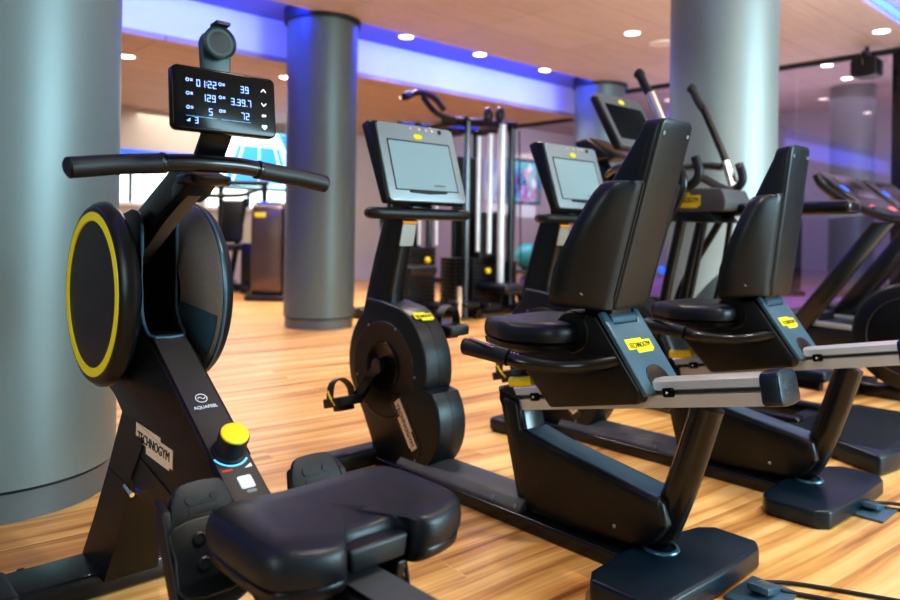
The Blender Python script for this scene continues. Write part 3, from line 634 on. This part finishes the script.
# foot rests
for s in (-1, 1):
    x0 = .018+s*.115
    fu = V((1,0,0)); fv = V((0,.50,.87)).normalized(); fn = fu.cross(fv); fc = V((x0,-.200,.356))
    b = B(); extr(b, smooth2([(-.052,-.10),(.052,-.10),(.058,.0),(.05,.072),(.034,.088),(-.034,.088),(-.05,.072),(-.058,.0)],3), fc, fu, fv, -.006, .010, .004); fp = obj('foot_plate', b, rubber, T)
    b = B(); extr(b, smooth2([(-.052,-.02),(.052,-.02),(.055,.04),(.048,.075),(.03,.092),(-.03,.092),(-.048,.075),(-.055,.04)],3), fc+fv*.008, fu, fv, .012, .022, .003); hs = obj('heel_slide', b, shell, fp)
    for yy in (.035,.065):
        for dx in (-.022,.022):
            b = B(); cyl(b, fc+fv*.008+fv*yy*.95+fu*dx+fn*.0225, .0075, .003, fn, 14); obj('adjust_hole', b, ink, hs)
    for yy in (.042,.056):
        b = B(); extr(b, [(-.026,-.0032),(.026,-.0032),(.026,.0032),(-.026,.0032)], fc+fv*.008+fv*yy+fn*.0225, fu, fv, 0, .001); obj('adjust_slot', b, ink, hs)
    b = B(); extr(b, smooth2([(-.055,-.085),(.055,-.085),(.06,-.02),(.055,.03),(-.055,.03),(-.06,-.02)],3), fc-fu*.006+fv*.004, fu, fv, .0225, .034, .004); bq = obj('heel_bracket', b, shell, fp)
    for yy in (-.005,-.055):
        b = B(); lathe(b, [(0,.011),(.005,.011),(.006,.008),(.003,.007),(.003,0)], fc+fv*.008+fv*yy*.8+fn*.034-fu*.022, fn, 18); obj('bracket_bolt', b, shell, bq)
    b = B(); extr(b, [(-.016,-.18),(.016,-.18),(.020,.06),(-.004,.09),(-.020,.06)], fc+fu*(s*.062), fn, fv, -.008, .008, .004); obj('side_guard', b, rubber, fp)
    b = B(); sweep(b, smooth([fc+fu*-.058+fn*.005, fc+fu*-.045+fn*.06+fv*.01, fc+fn*.08+fv*.015, fc+fu*.045+fn*.06+fv*.01, fc+fu*.058+fn*.005][::1],5), [(-.016,-.0015),(.016,-.0015),(.016,.0015),(-.016,.0015)], fv) if False else None
    b.free()
    b = B(); box(b, (s*.055,-.20,.315), (.09,.06,.05), .01); obj('foot_bracket', b, frame, T)
# rail, rear foot
sl = .014
b = B(); prx(b, [(-.24,.382),(-.30,.376),(-1.86,.400),(-1.90,.395),(-1.90,.33),(-1.86,.315),(-.28,.285),(-.24,.29)], -.050, .050, .010); rl = obj('seat_rail', b, frame, T)
b = B(); prx(b, [(-.262,.3822),(-1.86,.4004),(-1.86,.4022),(-.262,.384)], -.034, .034, .001); obj('rail_track', b, greycov, rl, label='grey track on the rail')  # plain grey strip, narrower than the rail
b = B(); prx(b, [(-1.80,.34),(-1.72,.34),(-1.78,.03),(-1.86,.03)], -.045, .045, .008); box(b, (0,-1.83,.03), (.42,.10,.055), .015); obj('rear_foot', b, frame, T)
# seat
def seat_outline():
    return [(-.10,.185),(.10,.185),(.165,.165),(.192,.115),(.195,.0),(.192,-.10),(.178,-.155),(.13,-.185),(.085,-.19),(.066,-.165),(.055,-.125),(.0,-.115),(-.055,-.125),(-.066,-.165),(-.085,-.19),(-.13,-.185),(-.178,-.155),(-.192,-.10),(-.195,0),(-.192,.115),(-.165,.165)]
so = smooth2(seat_outline(), 3); sc_ = V((.022,-.428,0)); so = [(x*.95,y*.70) for x, y in so]
def sz(x, y): return .012*(abs(x)/.19)**2-.010*max(0,1-(x/.07)**2)*max(0,min(1,(-y+.02)/.15))
b = B(); loft(b, [[(sc_.x+x*k, sc_.y+y*k, z+sz(x,y)*f) for x, y in so] for z, k, f in ((.405,.965,.3),(.410,.995,.4),(.428,1.003,.6),(.441,.99,.9),(.449,.955,1.),(.4535,.90,1.),(.4535,.6,.7),(.453,.25,.2))]); obj('seat', b, vinyl, T, 60, label='wide padded rowing seat')
b = B(); loft(b, [[(sc_.x+x*k, sc_.y+y*k, z) for x, y in so] for z, k in ((.385,.90),(.391,.965),(.405,.975),(.410,.94))]); obj('seat_pan', b, black, T, 60)
b = B(); extr(b, [(-.050,-.022),(.050,-.022),(.056,.014),(-.056,.014)], (.022,-.512,.420), (1,0,0), (0,0,1), -.035, 0.028, .006); obj('seat_tail', b, vinyl, T)
b = B(); prx(b, [(-.32,.392),(-.54,.392),(-.53,.345),(-.51,.30),(-.38,.30),(-.35,.33)], -.075, -.056, .004); obj('carriage_plate', b, black, T)
b = B(); prx(b, [(-.32,.392),(-.54,.392),(-.53,.345),(-.51,.30),(-.38,.30),(-.35,.33)], .056, .075, .004); obj('carriage_plate', b, black, T)
for yy in (-.37,-.51):
    for s in (-1, 1):
        b = B(); cyl(b, (s*.082,yy,.335), .022, .014, (1,0,0), 20, .003); obj('seat_roller', b, rubber, T)
b = B(); tube(b, [(.078,-.53,.385),(.082,-.535,.33),(.080,-.52,.26)], .0035, 8, 4); obj('seat_cord', b, ink, T)

# ------------------------------------------------------------------ elliptical
E = thing('elliptical_trainer', 'black elliptical trainer behind the recumbent bikes, arms raised before the silver column', 'elliptical trainer', (3.45,1.6,0))
b = B(); prz(b, [(-.43,-.71),(-.28,-.735),(.30,-.735),(.43,-.70),(.42,-.35),(.22,-.22),(-.18,-.23)], .0, .082, .016); dk = obj('step_deck', b, pad, E, label='navy step deck with ribbed top')
b = B()
for i in range(22):
    x = -.33+.031*i
    prx(b, [(-.70,.0815),(-.30,.0815),(-.31,.0855),(-.69,.0855)], x, x+.014)
o = obj('deck_rib', b, deckm, dk)
b = B()
for s in (-1,1): box(b, (s*.16,.33,.06), (.07,1.3,.09), .015)
box(b, (0,.95,.05), (.62,.12,.09), .02); obj('base_frame', b, frame, E)
b = B(); prx(b, [(.25,.10),(1.0,.10),(1.02,.40),(.90,.56),(.66,.60),(.40,.42)], -.11, .11, .04); obj('drive_housing', b, black, E)
b = B(); tube(b, [(0,.72,.50),(0,.64,.75),(0,.70,1.05),(0,.86,1.27),(0,.90,1.36)], .045, 14, 6); obj('mast', b, frame, E)
for s in (-1,1):
    b = B(); tube(b, [(s*.10,.42,.35),(s*.10,.38,.62),(s*.10,.30,.98)], .026, 12, 5); obj('tower_leg', b, frame, E)
    b = B(); tube(b, [(s*.13,.16,.96),(s*.14,.20,.72),(s*.13,.26,.45)], .014, 10, 5); obj('side_cable', b, frame, E)
b = B(); prx(b, smooth2([(.06,1.03),(.07,1.10),(.13,1.125),(.50,1.125),(.62,1.11),(.62,1.02),(.50,1.01),(.12,1.01)],3), -.13, .13, .02); hb = obj('tower_housing', b, greycov, E, label='grey housing with rounded end')
b = B(); prx(b, [(.10,.955),(.60,.965),(.62,1.02),(.16,1.03)], -.12, .12, .01); obj('housing_base', b, black, E)
badge(E, (-.131,.27,1.065), (0,-1,0), (0,0,1), .17, .075, lab='yellow maker sticker')
b = B(); prx(b, [(-.45,1.0),(.14,.99),(.14,1.05),(-.45,1.06)], .0, .16, .02); obj('rear_arm', b, frame, E)
# console
u = V((1,0,0)); v = V((0,.20,.36)).normalized(); c = V((.06,.72,1.52)); n = u.cross(v)
b = B(); extr(b, rrect(.44,.36,.03,4), c, u, v, -.05, -.004, .012); obj('console_back', b, black, E)
b = B(); extr(b, rrect(.43,.35,.028,4), c, u, v, -.006, .004, .003); con = obj('console_face', b, greycov, E)
b = B(); extr(b, rrect(.36,.23,.006,2), c-v*.01, u, v, .004, .0055); obj('display', b, blackg, con, label='dark display')
b = B(); extr(b, circ(.026,24,.014), c+v*.135+n*.004, u, v, 0, .002); obj('brand_oval', b, yellow, con, label='yellow oval mark')
b = B(); prx(b, [(.72,1.31),(.92,1.30),(1.0,1.42),(.90,1.44)], -.10, .10, .02); obj('console_bracket', b, black, E)
# moving arms
for s in (-1,1):
    x = s*.25 if s < 0 else .275
    b = B(); tube(b, [(x,.40,1.60),(x,.29,1.36),(x,.25,1.26),(x,.21,1.12),(x,.30,.95),(x,.50,.62),(x,.55,.45)], .02, 12, 5); ar = obj('moving_arm', b, frame, E)
    b = B(); sweep(b, smooth([(x,.475,1.715),(x,.46,1.70),(x,.43,1.64),(x,.395,1.585)],5), lambda t: circ(.027 if t < .35 else .022,12)); obj('arm_grip', b, rubber, ar)
    b = B(); tube(b, [(x,.40,1.60),(x,.345,1.48),(x,.29,1.36)] if s < 0 else [(x,.262,1.29),(x,.235,1.21),(x,.21,1.14)], .0245, 12, 4); obj('arm_sleeve', b, chrome, ar, label='chrome arm sleeve')
    b = B(); tube(b, [(s*.06,.78,1.22),(s*.16,.66,1.24),(x*.94,.40,1.27),(x*.98,.28,1.26)], .02, 12, 5); obj('fixed_handle', b, frame, E)
    b = B(); tube(b, [(x*.8,.36,1.20),(x*.86,.22,1.13),(x*.86,.15,1.18),(x*.86,.17,1.27)], .022, 12, 5); obj('lower_handle', b, rubber, E)
    b = B(); box(b, (s*.17,.02-.16*s,.24), (.14,.36,.05), .015); obj('foot_pedal', b, pad, E)
    b = B(); sweep(b, [(s*.17,-.12-.16*s,.19),(s*.17,.5,.20),(s*.17,.85,.30)], rrect(.05,.05,.01,2)); obj('pedal_rail', b, frame, E)
b = B(); ball(b, (-.115,.40,.71), .022); obj('indicator_lamp', b, blueb, E, label='small glowing blue lamp')

# exercise machine at the right edge: round drive housing
Q = thing('upright_bike', 'black exercise bike with round drive cover cut by the right edge', 'exercise bike', (4.55,1.2,0))
b = B(); lathe(b, [(-.10,0),(-.105,.19),(-.10,.205),(-.10,.27),(-.085,.29),(.085,.29),(.10,.27),(.10,0)], (0,-.02,.36), (1,0,0), 56); obj('drive_cover', b, black, Q)
b = B(); lathe(b, [(-.104,.205),(-.109,.21),(-.104,.215)], (0,-.02,.36), (1,0,0), 48); obj('cover_ring', b, rubber, Q)
b = B(); box(b, (0,-.25,.04), (.10,1.1,.07), .015); box(b, (0,.27,.035), (.50,.09,.065), .02); box(b, (0,-.78,.035), (.50,.09,.065), .02); obj('base_frame', b, frame, Q)
b = B(); tube(b, [(0,-.28,.40),(0,-.42,.70),(0,-.48,.86)], .03, 12, 4); obj('seat_post', b, frame, Q)
b = B(); loft(b, [[(x*k,-.50+y*k,z) for x, y in smooth2([(-.03,.16),(.03,.16),(.05,.02),(.11,-.08),(.10,-.13),(-.10,-.13),(-.11,-.08),(-.05,.02)],3)] for z, k in ((.86,.9),(.875,1.),(.90,.98),(.912,.85))]); obj('saddle', b, vinyl, Q)
b = B(); tube(b, [(0,.14,.55),(0,.10,.62)], .03, 12, 2); obj('front_stub', b, frame, Q)

# ------------------------------------------------------------------ treadmills
def make_treadmill(loc, label):
    T = thing('treadmill', label, 'treadmill', loc, 0, 'treadmills by the glass partition')
    b = B(); prx(b, [(-1.15,.0),(.85,.0),(.85,.16),(.62,.22),(-1.15,.17)], -.36, .36, .02); obj('deck', b, black, T)
    b = B(); box(b, (0,-.28,.196), (.50,1.66,.012), .003); obj('running_belt', b, rubber, T)
    for s in (-1,1):
        b = B(); prx(b, [(-1.14,.17),(.50,.215),(.50,.245),(-1.14,.20)], min(s*.26,s*.37), max(s*.26,s*.37), .006); obj('side_rail', b, silver, T)
        b = B(); prx(b, [(.45,.18),(.62,.18),(.02,1.0),(-.13,1.0)], min(s*.36,s*.43), max(s*.36,s*.43), .02); obj('upright', b, frame, T)
        b = B(); tube(b, [(s*.40,.40,1.36),(s*.40,.36,1.28),(s*.40,.22,1.17),(s*.40,.0,1.06),(s*.40,-.20,1.02),(s*.40,-.38,1.02)], .033, 12, 5); obj('handrail', b, frame, T)
    b = B(); prx(b, [(.50,.18),(.86,.14),(.84,.26),(.70,.30),(.50,.27)], -.33, .33, .03); obj('motor_hood', b, black, T)
    u = V((1,0,0)); v = V((0,.42,.34)).normalized(); c = V((0,.21,1.23)); n = u.cross(v)
    b = B(); extr(b, rrect(.80,.50,.05,4), c, u, v, -.05, 0, .015); obj('console', b, black, T)
    b = B(); extr(b, rrect(.42,.26,.01,2), c+v*.06, u, v, .0, .004); obj('display', b, blackg, T)
    b = B(); extr(b, rrect(.06,.07,.01,2), c+v*.04-u*.30, u, v, .0, .005); obj('blue_key', b, blueb, T, label='glowing blue key')
    b = B(); extr(b, rrect(.10,.05,.01,2), c-v*.19-u*.22, u, v, .0, .006); obj('red_key', b, redm, T, label='red key')
    b = B(); extr(b, rrect(.10,.05,.01,2), c-v*.19+u*.20, u, v, .0, .006); obj('red_key', b, redm, T, label='red key')
    b = B(); tube(b, [(-.36,.03,1.09),(-.2,-.06,1.06),(0,-.09,1.05),(.2,-.06,1.06),(.36,.03,1.09)], .03, 12, 5); obj('front_bar', b, rubber, T)
    return T
TM = make_treadmill((6.15,1.75,0), 'black treadmill right behind the elliptical, nearer of the treadmills')
dup(TM, (7.10,1.75,0), 'black treadmill by the glass partition, half hidden by another treadmill')

# ------------------------------------------------------------------ background: cable station
G = thing('cable_station', 'black multi-station cable machine with white guide rods beyond the recumbent bikes', 'cable machine', (5.3,5.5,0))
def bar(name, pts, r=.035, m=frame, n=8):
    b = B(); tube(b, pts, r, n, 1); return obj(name, b, m, G)
for x, y in ((-.52,.5),(-.42,.3),(-.14,-.15),(.58,-.1),(.62,.5),(-.08,.5),(-.75,.1)): bar('upright_post', [(x,y,0),(x,y,2.02 if x > -.6 else 1.3)])
for p in ([(-.42,-.1,2.0),(.64,-.1,2.06)], [(-.52,.5,2.0),(.64,.5,2.06)], [(-.14,-.15,2.03),(-.08,.5,2.03)], [(.58,-.1,2.03),(.62,.5,2.03)]): bar('top_beam', p, .045)
for p in ([(-1.0,-.1,.06),(.9,-.1,.06)], [(-1.05,.5,.06),(.9,.5,.06)], [(-1.0,-.3,.05),(-1.0,.7,.05)], [(.68,-.35,.05),(.68,.7,.05)], [(-.08,-.3,.05),(-.08,.7,.05)]): bar('base_beam', p, .05)
for x, z0, z1, r in ((.02,.68,1.88,.022),(.19,.66,1.92,.026),(.37,.30,2.04,.042),(-.78,.75,1.6,.02),(-.56,.75,1.6,.02)): bar('guide_rod', [(x,-.16,z0),(x,-.16,z1)], r, steelb, 12)
for x, z in ((.19,2.12),(.37,2.15)):
    b = B(); ball(b, (x,-.12,z+.0), .075, 16, (.8,.6,1.1)); obj('pulley', b, rubber, G)
for x, w, z0, z1 in ((-.66,.36,.18,.72),(-.10,.20,.15,.60),(.22,.36,.15,.58),(.60,.26,.1,.52)):
    b = B(); k = 0; z = z0
    while z < z1: box(b, (x,.05,z+.02), (w,.24,.038), .004); z += .042
    obj('weight_stack', b, black, G)
for x, z in ((-.63,.60),(.22,.47)):
    b = B(); ball(b, (x,-.12,z), .035, 12); obj('selector_knob', b, yellow, G, label='yellow selector knob')
for x in (-.66,.22):
    b = B(); box(b, (x,.22,.95), (.42,.05,1.5), .02); obj('stack_shroud', b, black, G)
b = B(); box(b, (.36,-.02,.80), (.44,.10,.62), .05); obj('back_pad', b, vinyl, G)
b = B(); box(b, (.30,-.30,.30), (.40,.40,.10), .04); obj('knee_pad', b, vinyl, G)
for x in (.75,.95):
    b = B(); lathe(b, [(-.03,0),(-.03,.16),(.03,.16),(.03,0)], (x,-.25,.18), (1,0,0), 24); obj('weight_plate', b, rubber, G)
b = B(); tube(b, [(.60,-.25,.18),(1.0,-.25,.18)], .02, 8, 1); obj('plate_bar', b, frame, G)
b = B(); box(b, (-.95,-.25,.52), (.34,.40,.09), .03); obj('bench_seat', b, vinyl, G)
b = B(); box(b, (-.93,.02,.80), (.30,.09,.44), .03, Matrix.Rotation(-.15,3,'X')); obj('bench_back', b, vinyl, G)
b = B(); tube(b, [(-.92,-.12,2.16),(-.8,-.14,2.22),(-.6,-.14,2.20),(-.45,-.13,2.10)], .03, 10, 5); tube(b, [(-1.1,-.3,2.12),(-.95,-.2,2.18)], .035, 10, 1); tube(b, [(-.75,-.16,2.18),(-.68,-.28,2.02),(-.45,-.3,1.98)], .028, 10, 4); obj('pull_up_grip', b, rubber, G)
b = B(); tube(b, [(-.40,-.34,.05),(-.40,-.34,.35)], .03, 10, 1); obj('adjuster_tube', b, chrome, G)
for x, z in ((-.62,.16),(-.25,.16),(.05,.14)):
    b = B(); box(b, (x,-.25,z), (.2,.3,.05), .02); obj('foot_plate', b, black, G)
b = B(); tube(b, [(.60,-.12,2.0),(.60,-.14,1.0),(.58,-.14,.4)], .008, 6, 2); tube(b, [(.66,-.14,2.0),(.72,-.14,.5)], .008, 6, 1); obj('pull_cable', b, ink, G)

# weight tower with bronze cover
W = thing('weight_tower', 'bronze covered weight tower beside the grey column', 'strength machine', (4.46,8.13,0), math.radians(-43))
b = B(); prx(b, smooth2([(-.14,.08),(.14,.08),(.16,.5),(.16,1.0),(.10,1.19),(-.10,1.19),(-.16,1.0),(-.16,.5)],3), -.20, .20, .05); obj('cover', b, bronzet, W)
b = B(); box(b, (0,0,.04), (.50,.44,.07), .02); obj('base', b, frame, W)
b = B(); box(b, (.215,0,.62), (.05,.30,1.05), .02); obj('side_panel', b, frame, W)
b = B(); box(b, (0,-.02,1.2), (.30,.16,.03), .01); obj('top_light', b, blueb, W, label='glowing blue strip on top')
b = B(); box(b, (-.08,-.165,1.05), (.14,.01,.06), .003); obj('maker_sticker', b, yellow, W, label='yellow maker sticker')

# leg press / chest machine in black
K = thing('chest_press_machine', 'black chest press machine under the television, left of the bronze weight tower', 'strength machine', (4.70,9.42,0), math.radians(-43))
b = B(); box(b, (0,0,.06), (.9,.10,.10), .02); box(b, (-.3,.3,.06), (.1,.9,.1), .02); box(b, (.2,-.1,.06), (.1,.7,.1), .02); obj('base_frame', b, frame, K)
for pts in ([(-.30,.1,.1),(-.30,.1,1.55)], [(.30,.15,.1),(.30,.15,1.50)], [(-.34,.1,1.52),(.36,.15,1.52)], [(-.1,-.1,.1),(.05,.1,1.3)]):
    b = B(); tube(b, pts, .04, 10, 1); obj('frame_tube', b, frame, K)
b = B(); box(b, (-.12,-.15,.62), (.34,.40,.09), .03); obj('seat', b, vinyl, K)
b = B(); box(b, (-.12,.06,.98), (.32,.10,.60), .04, Matrix.Rotation(-.2,3,'X')); obj('backrest', b, vinyl, K)
b = B(); tube(b, [(-.55,.1,1.45),(-.52,-.22,1.40),(-.45,-.40,1.32),(.1,-.42,1.32),(.25,-.28,1.38),(.3,.1,1.45)], .03, 10, 5); obj('press_arm', b, rubber, K)
b = B(); box(b, (.2,-.1,.40), (.22,.28,.56), .02); obj('weight_stack', b, black, K)
b = B(); box(b, (.30,-.25,.72), (.08,.02,.05), .004); obj('selector_tag', b, yellow, K)
b = B(); box(b, (-.1,-.32,.22), (.10,.02,.04), .004); obj('selector_tag', b, yellow, K)

# television with a tennis court on screen
TV = thing('television', 'wall television showing a blue tennis court, above the black chest press machine', 'television', (5.42,YB,0))
b = B(); box(b, (0,-.05,1.94), (1.62,.06,.92), .01); obj('tv_case', b, blackg, TV)
b = B(); box(b, (0,-.083,1.94), (1.56,.01,.86)); sn_ = obj('tv_screen', b, cyan_t, TV, label='lit screen')
def flat(name, poly, m, y):
    b = B(); extr(b, poly, (0,y,1.94), (1,0,0), (0,0,1), -.001, .001); obj(name, b, m, sn_)
flat('court', [(-.58,-.36),(.52,-.36),(.30,.25),(-.34,.25)], blue_t, -.091)
for poly in ([(-.03,-.36),(-.015,-.36),(-.018,.25),(-.026,.25)], [(-.50,-.1),(.45,-.1),(.445,-.08),(-.495,-.08)], [(-.47,-.36),(-.45,-.36),(-.26,.25),(-.275,.25)], [(.40,-.36),(.42,-.36),(.23,.25),(.215,.25)], [(-.37,.20),(.33,.20),(.325,.215),(-.365,.215)]):
    flat('court_line', poly, white_t, -.094)
flat('crowd_blur', [(.42,.2),(.76,-.1),(.76,.42),(.3,.42)], blue_t, -.091)
flat('sky_blur', [(-.76,.30),(-.4,.30),(-.5,.0),(-.76,-.1)], white_t, -.091)

# gym balls and their rack
Rk = thing('ball_rack', 'low dark rack holding exercise balls right of the cable station', 'rack', (7.05,5.95,0))
b = B()
for z in (.12,.40): box(b, (0,0,z), (.9,.46,.03), .008)
obj('shelf', b, frame, Rk)
for x in (-.42,.42):
    for y in (-.2,.2):
        b = B(); tube(b, [(x,y,0),(x,y,.40)], .018, 8, 1); obj('post', b, frame, Rk)
for x, z, r, m, lb in ((-.24,.415,.17,ballt,'teal exercise ball on the rack top shelf'),(.18,.415,.16,ballg,'pale grey exercise ball on the rack top shelf'),(-.22,.135,.12,ballv,'violet exercise ball on the rack bottom shelf'),(.12,.135,.12,black,'black exercise ball on the rack bottom shelf')):
    b = B(); ball(b, (0,0,r), r, 24); o = tag(obj('exercise_ball', b, m), lb, 'exercise ball', 'exercise balls on the rack'); o.location = (7.05+x,5.95,z)

# framed poster behind the glass
PO = thing('poster', 'framed pink and teal poster on the wall behind the cable station', 'poster', (11.6,YB,1.95))
b = B(); box(b, (0,-.02,0), (1.1,.03,.95), .005); obj('poster_frame', b, frame, PO)
b = B(); box(b, (0,-.04,0), (1.02,.006,.87)); sh = obj('print', b, tealm, PO)
random.seed(3)
for i in range(22):
    x, z = random.uniform(-.42,.42), random.uniform(-.36,.36)
    b = B(); extr(b, smooth2([(.10*random.uniform(.5,1.1)*math.cos(a), .14*random.uniform(.5,1.1)*math.sin(a)) for a in [k*PI/3 for k in range(6)]],3), (x,-.044-.0006*i,z), (1,0,0), (0,0,1), -.0002, .0004); obj('colour_patch', b, [pinkm,whitep,ink,pinkm,tealm][i%5], sh)

# black machine and panel behind the glass
Z = thing('weight_cabinet', 'black weight cabinet standing behind the glass partition', 'strength machine', (11.0,4.62,0), math.radians(-43))
b = B(); box(b, (0,0,.62), (.48,.40,1.08), .05); obj('cover', b, black, Z)
b = B(); box(b, (0,0,.04), (.56,.46,.08), .02); obj('base', b, frame, Z)
b = B(); tube(b, [(-.1,-.1,1.14),(-.1,-.1,1.26),(.1,-.1,1.26),(.1,-.1,1.14)], .02, 8, 1); obj('top_handle', b, frame, Z)
b = B(); box(b, (-.12,-.205,.98), (.10,.01,.06), .003); obj('maker_sticker', b, yellow, Z)
c = column(11.6, 3.85, .30, skirtm, ZB, False); c['label'] = 'dark teal column behind the glass partition'

# ceiling speaker, hung by the glass
S = thing('ceiling_speaker', 'small black loudspeaker hanging under the ceiling by the glass partition', 'speaker', (8.0,2.53,0))
b = B(); prx(b, smooth2([(-.10,2.50),(.10,2.50),(.12,2.58),(.10,2.68),(-.10,2.68),(-.12,2.58)],3), -.11, .11, .02); obj('speaker_box', b, black, S)
b = B(); tube(b, [(-.12,0,2.60),(-.13,0,2.72),(0,0,2.75),(.13,0,2.72),(.12,0,2.60)], .012, 8, 4); tube(b, [(0,0,2.74),(0,0,2.80)], .02, 8, 1); obj('bracket', b, frame, S)

# floor outlets and cables
for x, y, lb, c1 in ((2.625,.80,'blue floor outlet plate behind the second recumbent bike',(2.80,.40)),(1.80,.79,'blue floor outlet plate behind the nearest recumbent bike',(2.0,.42))):
    F = thing('floor_outlet', lb, 'floor outlet', (x,y,0), 0, 'floor outlets')
    b = B(); box(b, (0,0,.004), (.16,.12,.008), .002); obj('cover_plate', b, bluegr, F)
    b = B(); box(b, (.02,.0,.016), (.09,.055,.018), .004, Matrix.Rotation(.25,3,'Y')); obj('flap', b, bluegr, F)
    b = B(); tube(b, [(.05,-.03,.008),(.10,-.12,.006),(c1[0]-x,c1[1]-y,.006)], .006, 8, 4); tube(b, [(.07,.02,.008),(.14,-.06,.006),(c1[0]-x+.08,c1[1]-y+.02,.006)], .005, 8, 4); obj('cable', b, ink, F)

# downlights
DL = [(4.70,5.80,ZC+.08,'recessed downlight in the blue lit ceiling edge, beside the near grey column'),(5.75,5.78,ZC+.08,'recessed downlight in the middle of the blue lit ceiling edge'),(6.86,5.76,ZC+.08,'recessed downlight in the blue lit ceiling edge, beside the far column'),
      (5.93,3.91,ZC,'recessed downlight in the wood ceiling left of the silver column'),(4.30,3.86,ZC,'recessed downlight at the top edge of the wood ceiling'),(7.46,2.24,ZC,'recessed downlight in the wood ceiling above the loudspeaker'),
      (2.42,7.22,ZL,'recessed downlight in the amber soffit beside the pale column'),(3.98,6.95,ZL,'recessed downlight in the amber soffit left of the grey column'),(5.62,6.93,ZL,'recessed downlight in the amber soffit above the cable station'),
      (8.75,4.1,ZB,'downlight disc added as a reflection in the glass, beside the silver column'),(9.9,3.6,ZB,'downlight disc added as a reflection in the glass, above the treadmills'),(10.9,3.7,ZB,'downlight disc added as a reflection in the glass, farther back')]  # lit discs added to stand for ceiling lights mirrored in the glass
proto = None
for x, y, z, lb in DL:
    if proto is None:
        proto = thing('recessed_downlight', lb, 'ceiling light', (x,y,z), 0, 'recessed downlights')
        b = B(); lathe(b, [(0,.085),(-.006,.083),(-.008,.070),(-.002,.066)], (0,0,0), n=28); obj('ring', b, lampr, proto)
        b = B(); lathe(b, [(-.003,.067),(-.003,0)], (0,0,0), n=28); obj('lens', b, lamp_m, proto)
    else: dup(proto, (x,y,z), lb)
b = B(); lathe(b, [(0,.13),(-.012,.125),(-.016,.09),(-.010,0)], (0,0,0), n=32); o = tag(obj('air_vent', b, lampr), 'round pale air vent in the wood ceiling beside the silver column', 'air vent'); o.location = (6.45,3.91,ZC)

# ------------------------------------------------------------------ lights
def area(name, loc, to, size, power, col=(1,1,1), sy=None, spread=None):
    l = bpy.data.lights.new(name, 'AREA'); l.energy = power; l.color = col; l.size = size
    if sy: l.shape = 'RECTANGLE'; l.size_y = sy
    if spread: l.spread = spread
    o = bpy.data.objects.new(name, l); COL.objects.link(o); o.location = loc
    o.rotation_euler = (V(to)-V(loc)).to_track_quat('-Z','Y').to_euler(); return o
def spot(loc, power, col=(1,.89,.74), ang=110, r=.06):
    l = bpy.data.lights.new('downlight_spot', 'SPOT'); l.energy = power; l.color = col; l.spot_size = math.radians(ang); l.spot_blend = .7; l.shadow_soft_size = r
    o = bpy.data.objects.new('downlight_spot', l); COL.objects.link(o); o.location = loc
for x, y, z, lb in DL[:9]: spot((x,y,z-.03), 80)
for x, y in ((1.2,3.6),(2.6,3.9),(1.6,.3),(3.2,.2),(4.8,-.4),(3.2,2.9),(6.4,1.0)): spot((x,y,ZC-.03), 85, (1,.93,.83))  # further unseen spots added to brighten floor and machines
area('window_daylight', (4.6,-4.2,1.9), (2.2,1.8,.6), 3.0, 330, (.58,.87,1.), 1.8)
area('side_fill', (-2.6,.2,1.8), (1.5,2.2,.7), 1.6, 30, (.78,.95,.97), 1.6)  # cool fill lamp added out of view on the left
area('ceiling_fill', (4.6,1.0,1.7), (5.2,2.4,2.8), 3.0, 45, (1.,.88,.78), 3.)  # unseen uplight added to brighten the wood ceiling
area('cove_wash', (1.64,5.56,2.846), (1.64,6.3,2.80), 13.0, 34, (.13,.22,1.), .03)
area('purple_wash', (10.8,3.6,2.9), (10.8,3.8,0), 3.0, 50, (.84,.70,1.), 6.)
area('mauve_fill', (10.6,3.6,1.2), (10.6,3.8,3.1), 3.0, 90, (1.,.90,.90), 6.)  # upward lamp added to brighten the ceiling behind the glass
area('glass_room_fill', (10.8,7.6,2.6), (11.2,10.3,1.4), 1.5, 60, (.82,.76,1.), 3.)  # lamp added to lift the dark back wall behind the glass
area('rear_wash', (4.6,8.6,2.45), (4.6,8.6,0), 2.0, 70, (1,.86,.72), 4.)

w = bpy.data.worlds.new('world'); SC.world = w; w.use_nodes = True
bg = w.node_tree.nodes['Background']; bg.inputs['Color'].default_value = (.66,.84,.95,1); bg.inputs['Strength'].default_value = .16

# ------------------------------------------------------------------ camera
cam = bpy.data.cameras.new('camera'); co = bpy.data.objects.new('camera', cam); COL.objects.link(co); SC.camera = co
cam.sensor_width = 36; cam.lens = 29.0; cam.shift_y = -70/900; cam.clip_start = .02
co.matrix_world = Matrix.Translation((0,0,.9)) @ Matrix.Rotation(A-PI/2,4,'Z') @ Matrix.Rotation(PI/2,4,'X') @ Matrix.Rotation(math.radians(.85),4,'Z')
cam.dof.use_dof = True; cam.dof.focus_distance = 1.7; cam.dof.aperture_fstop = 2.6
SC.view_settings.view_transform = 'Standard'; SC.view_settings.look = 'Medium High Contrast'; SC.view_settings.exposure = .3
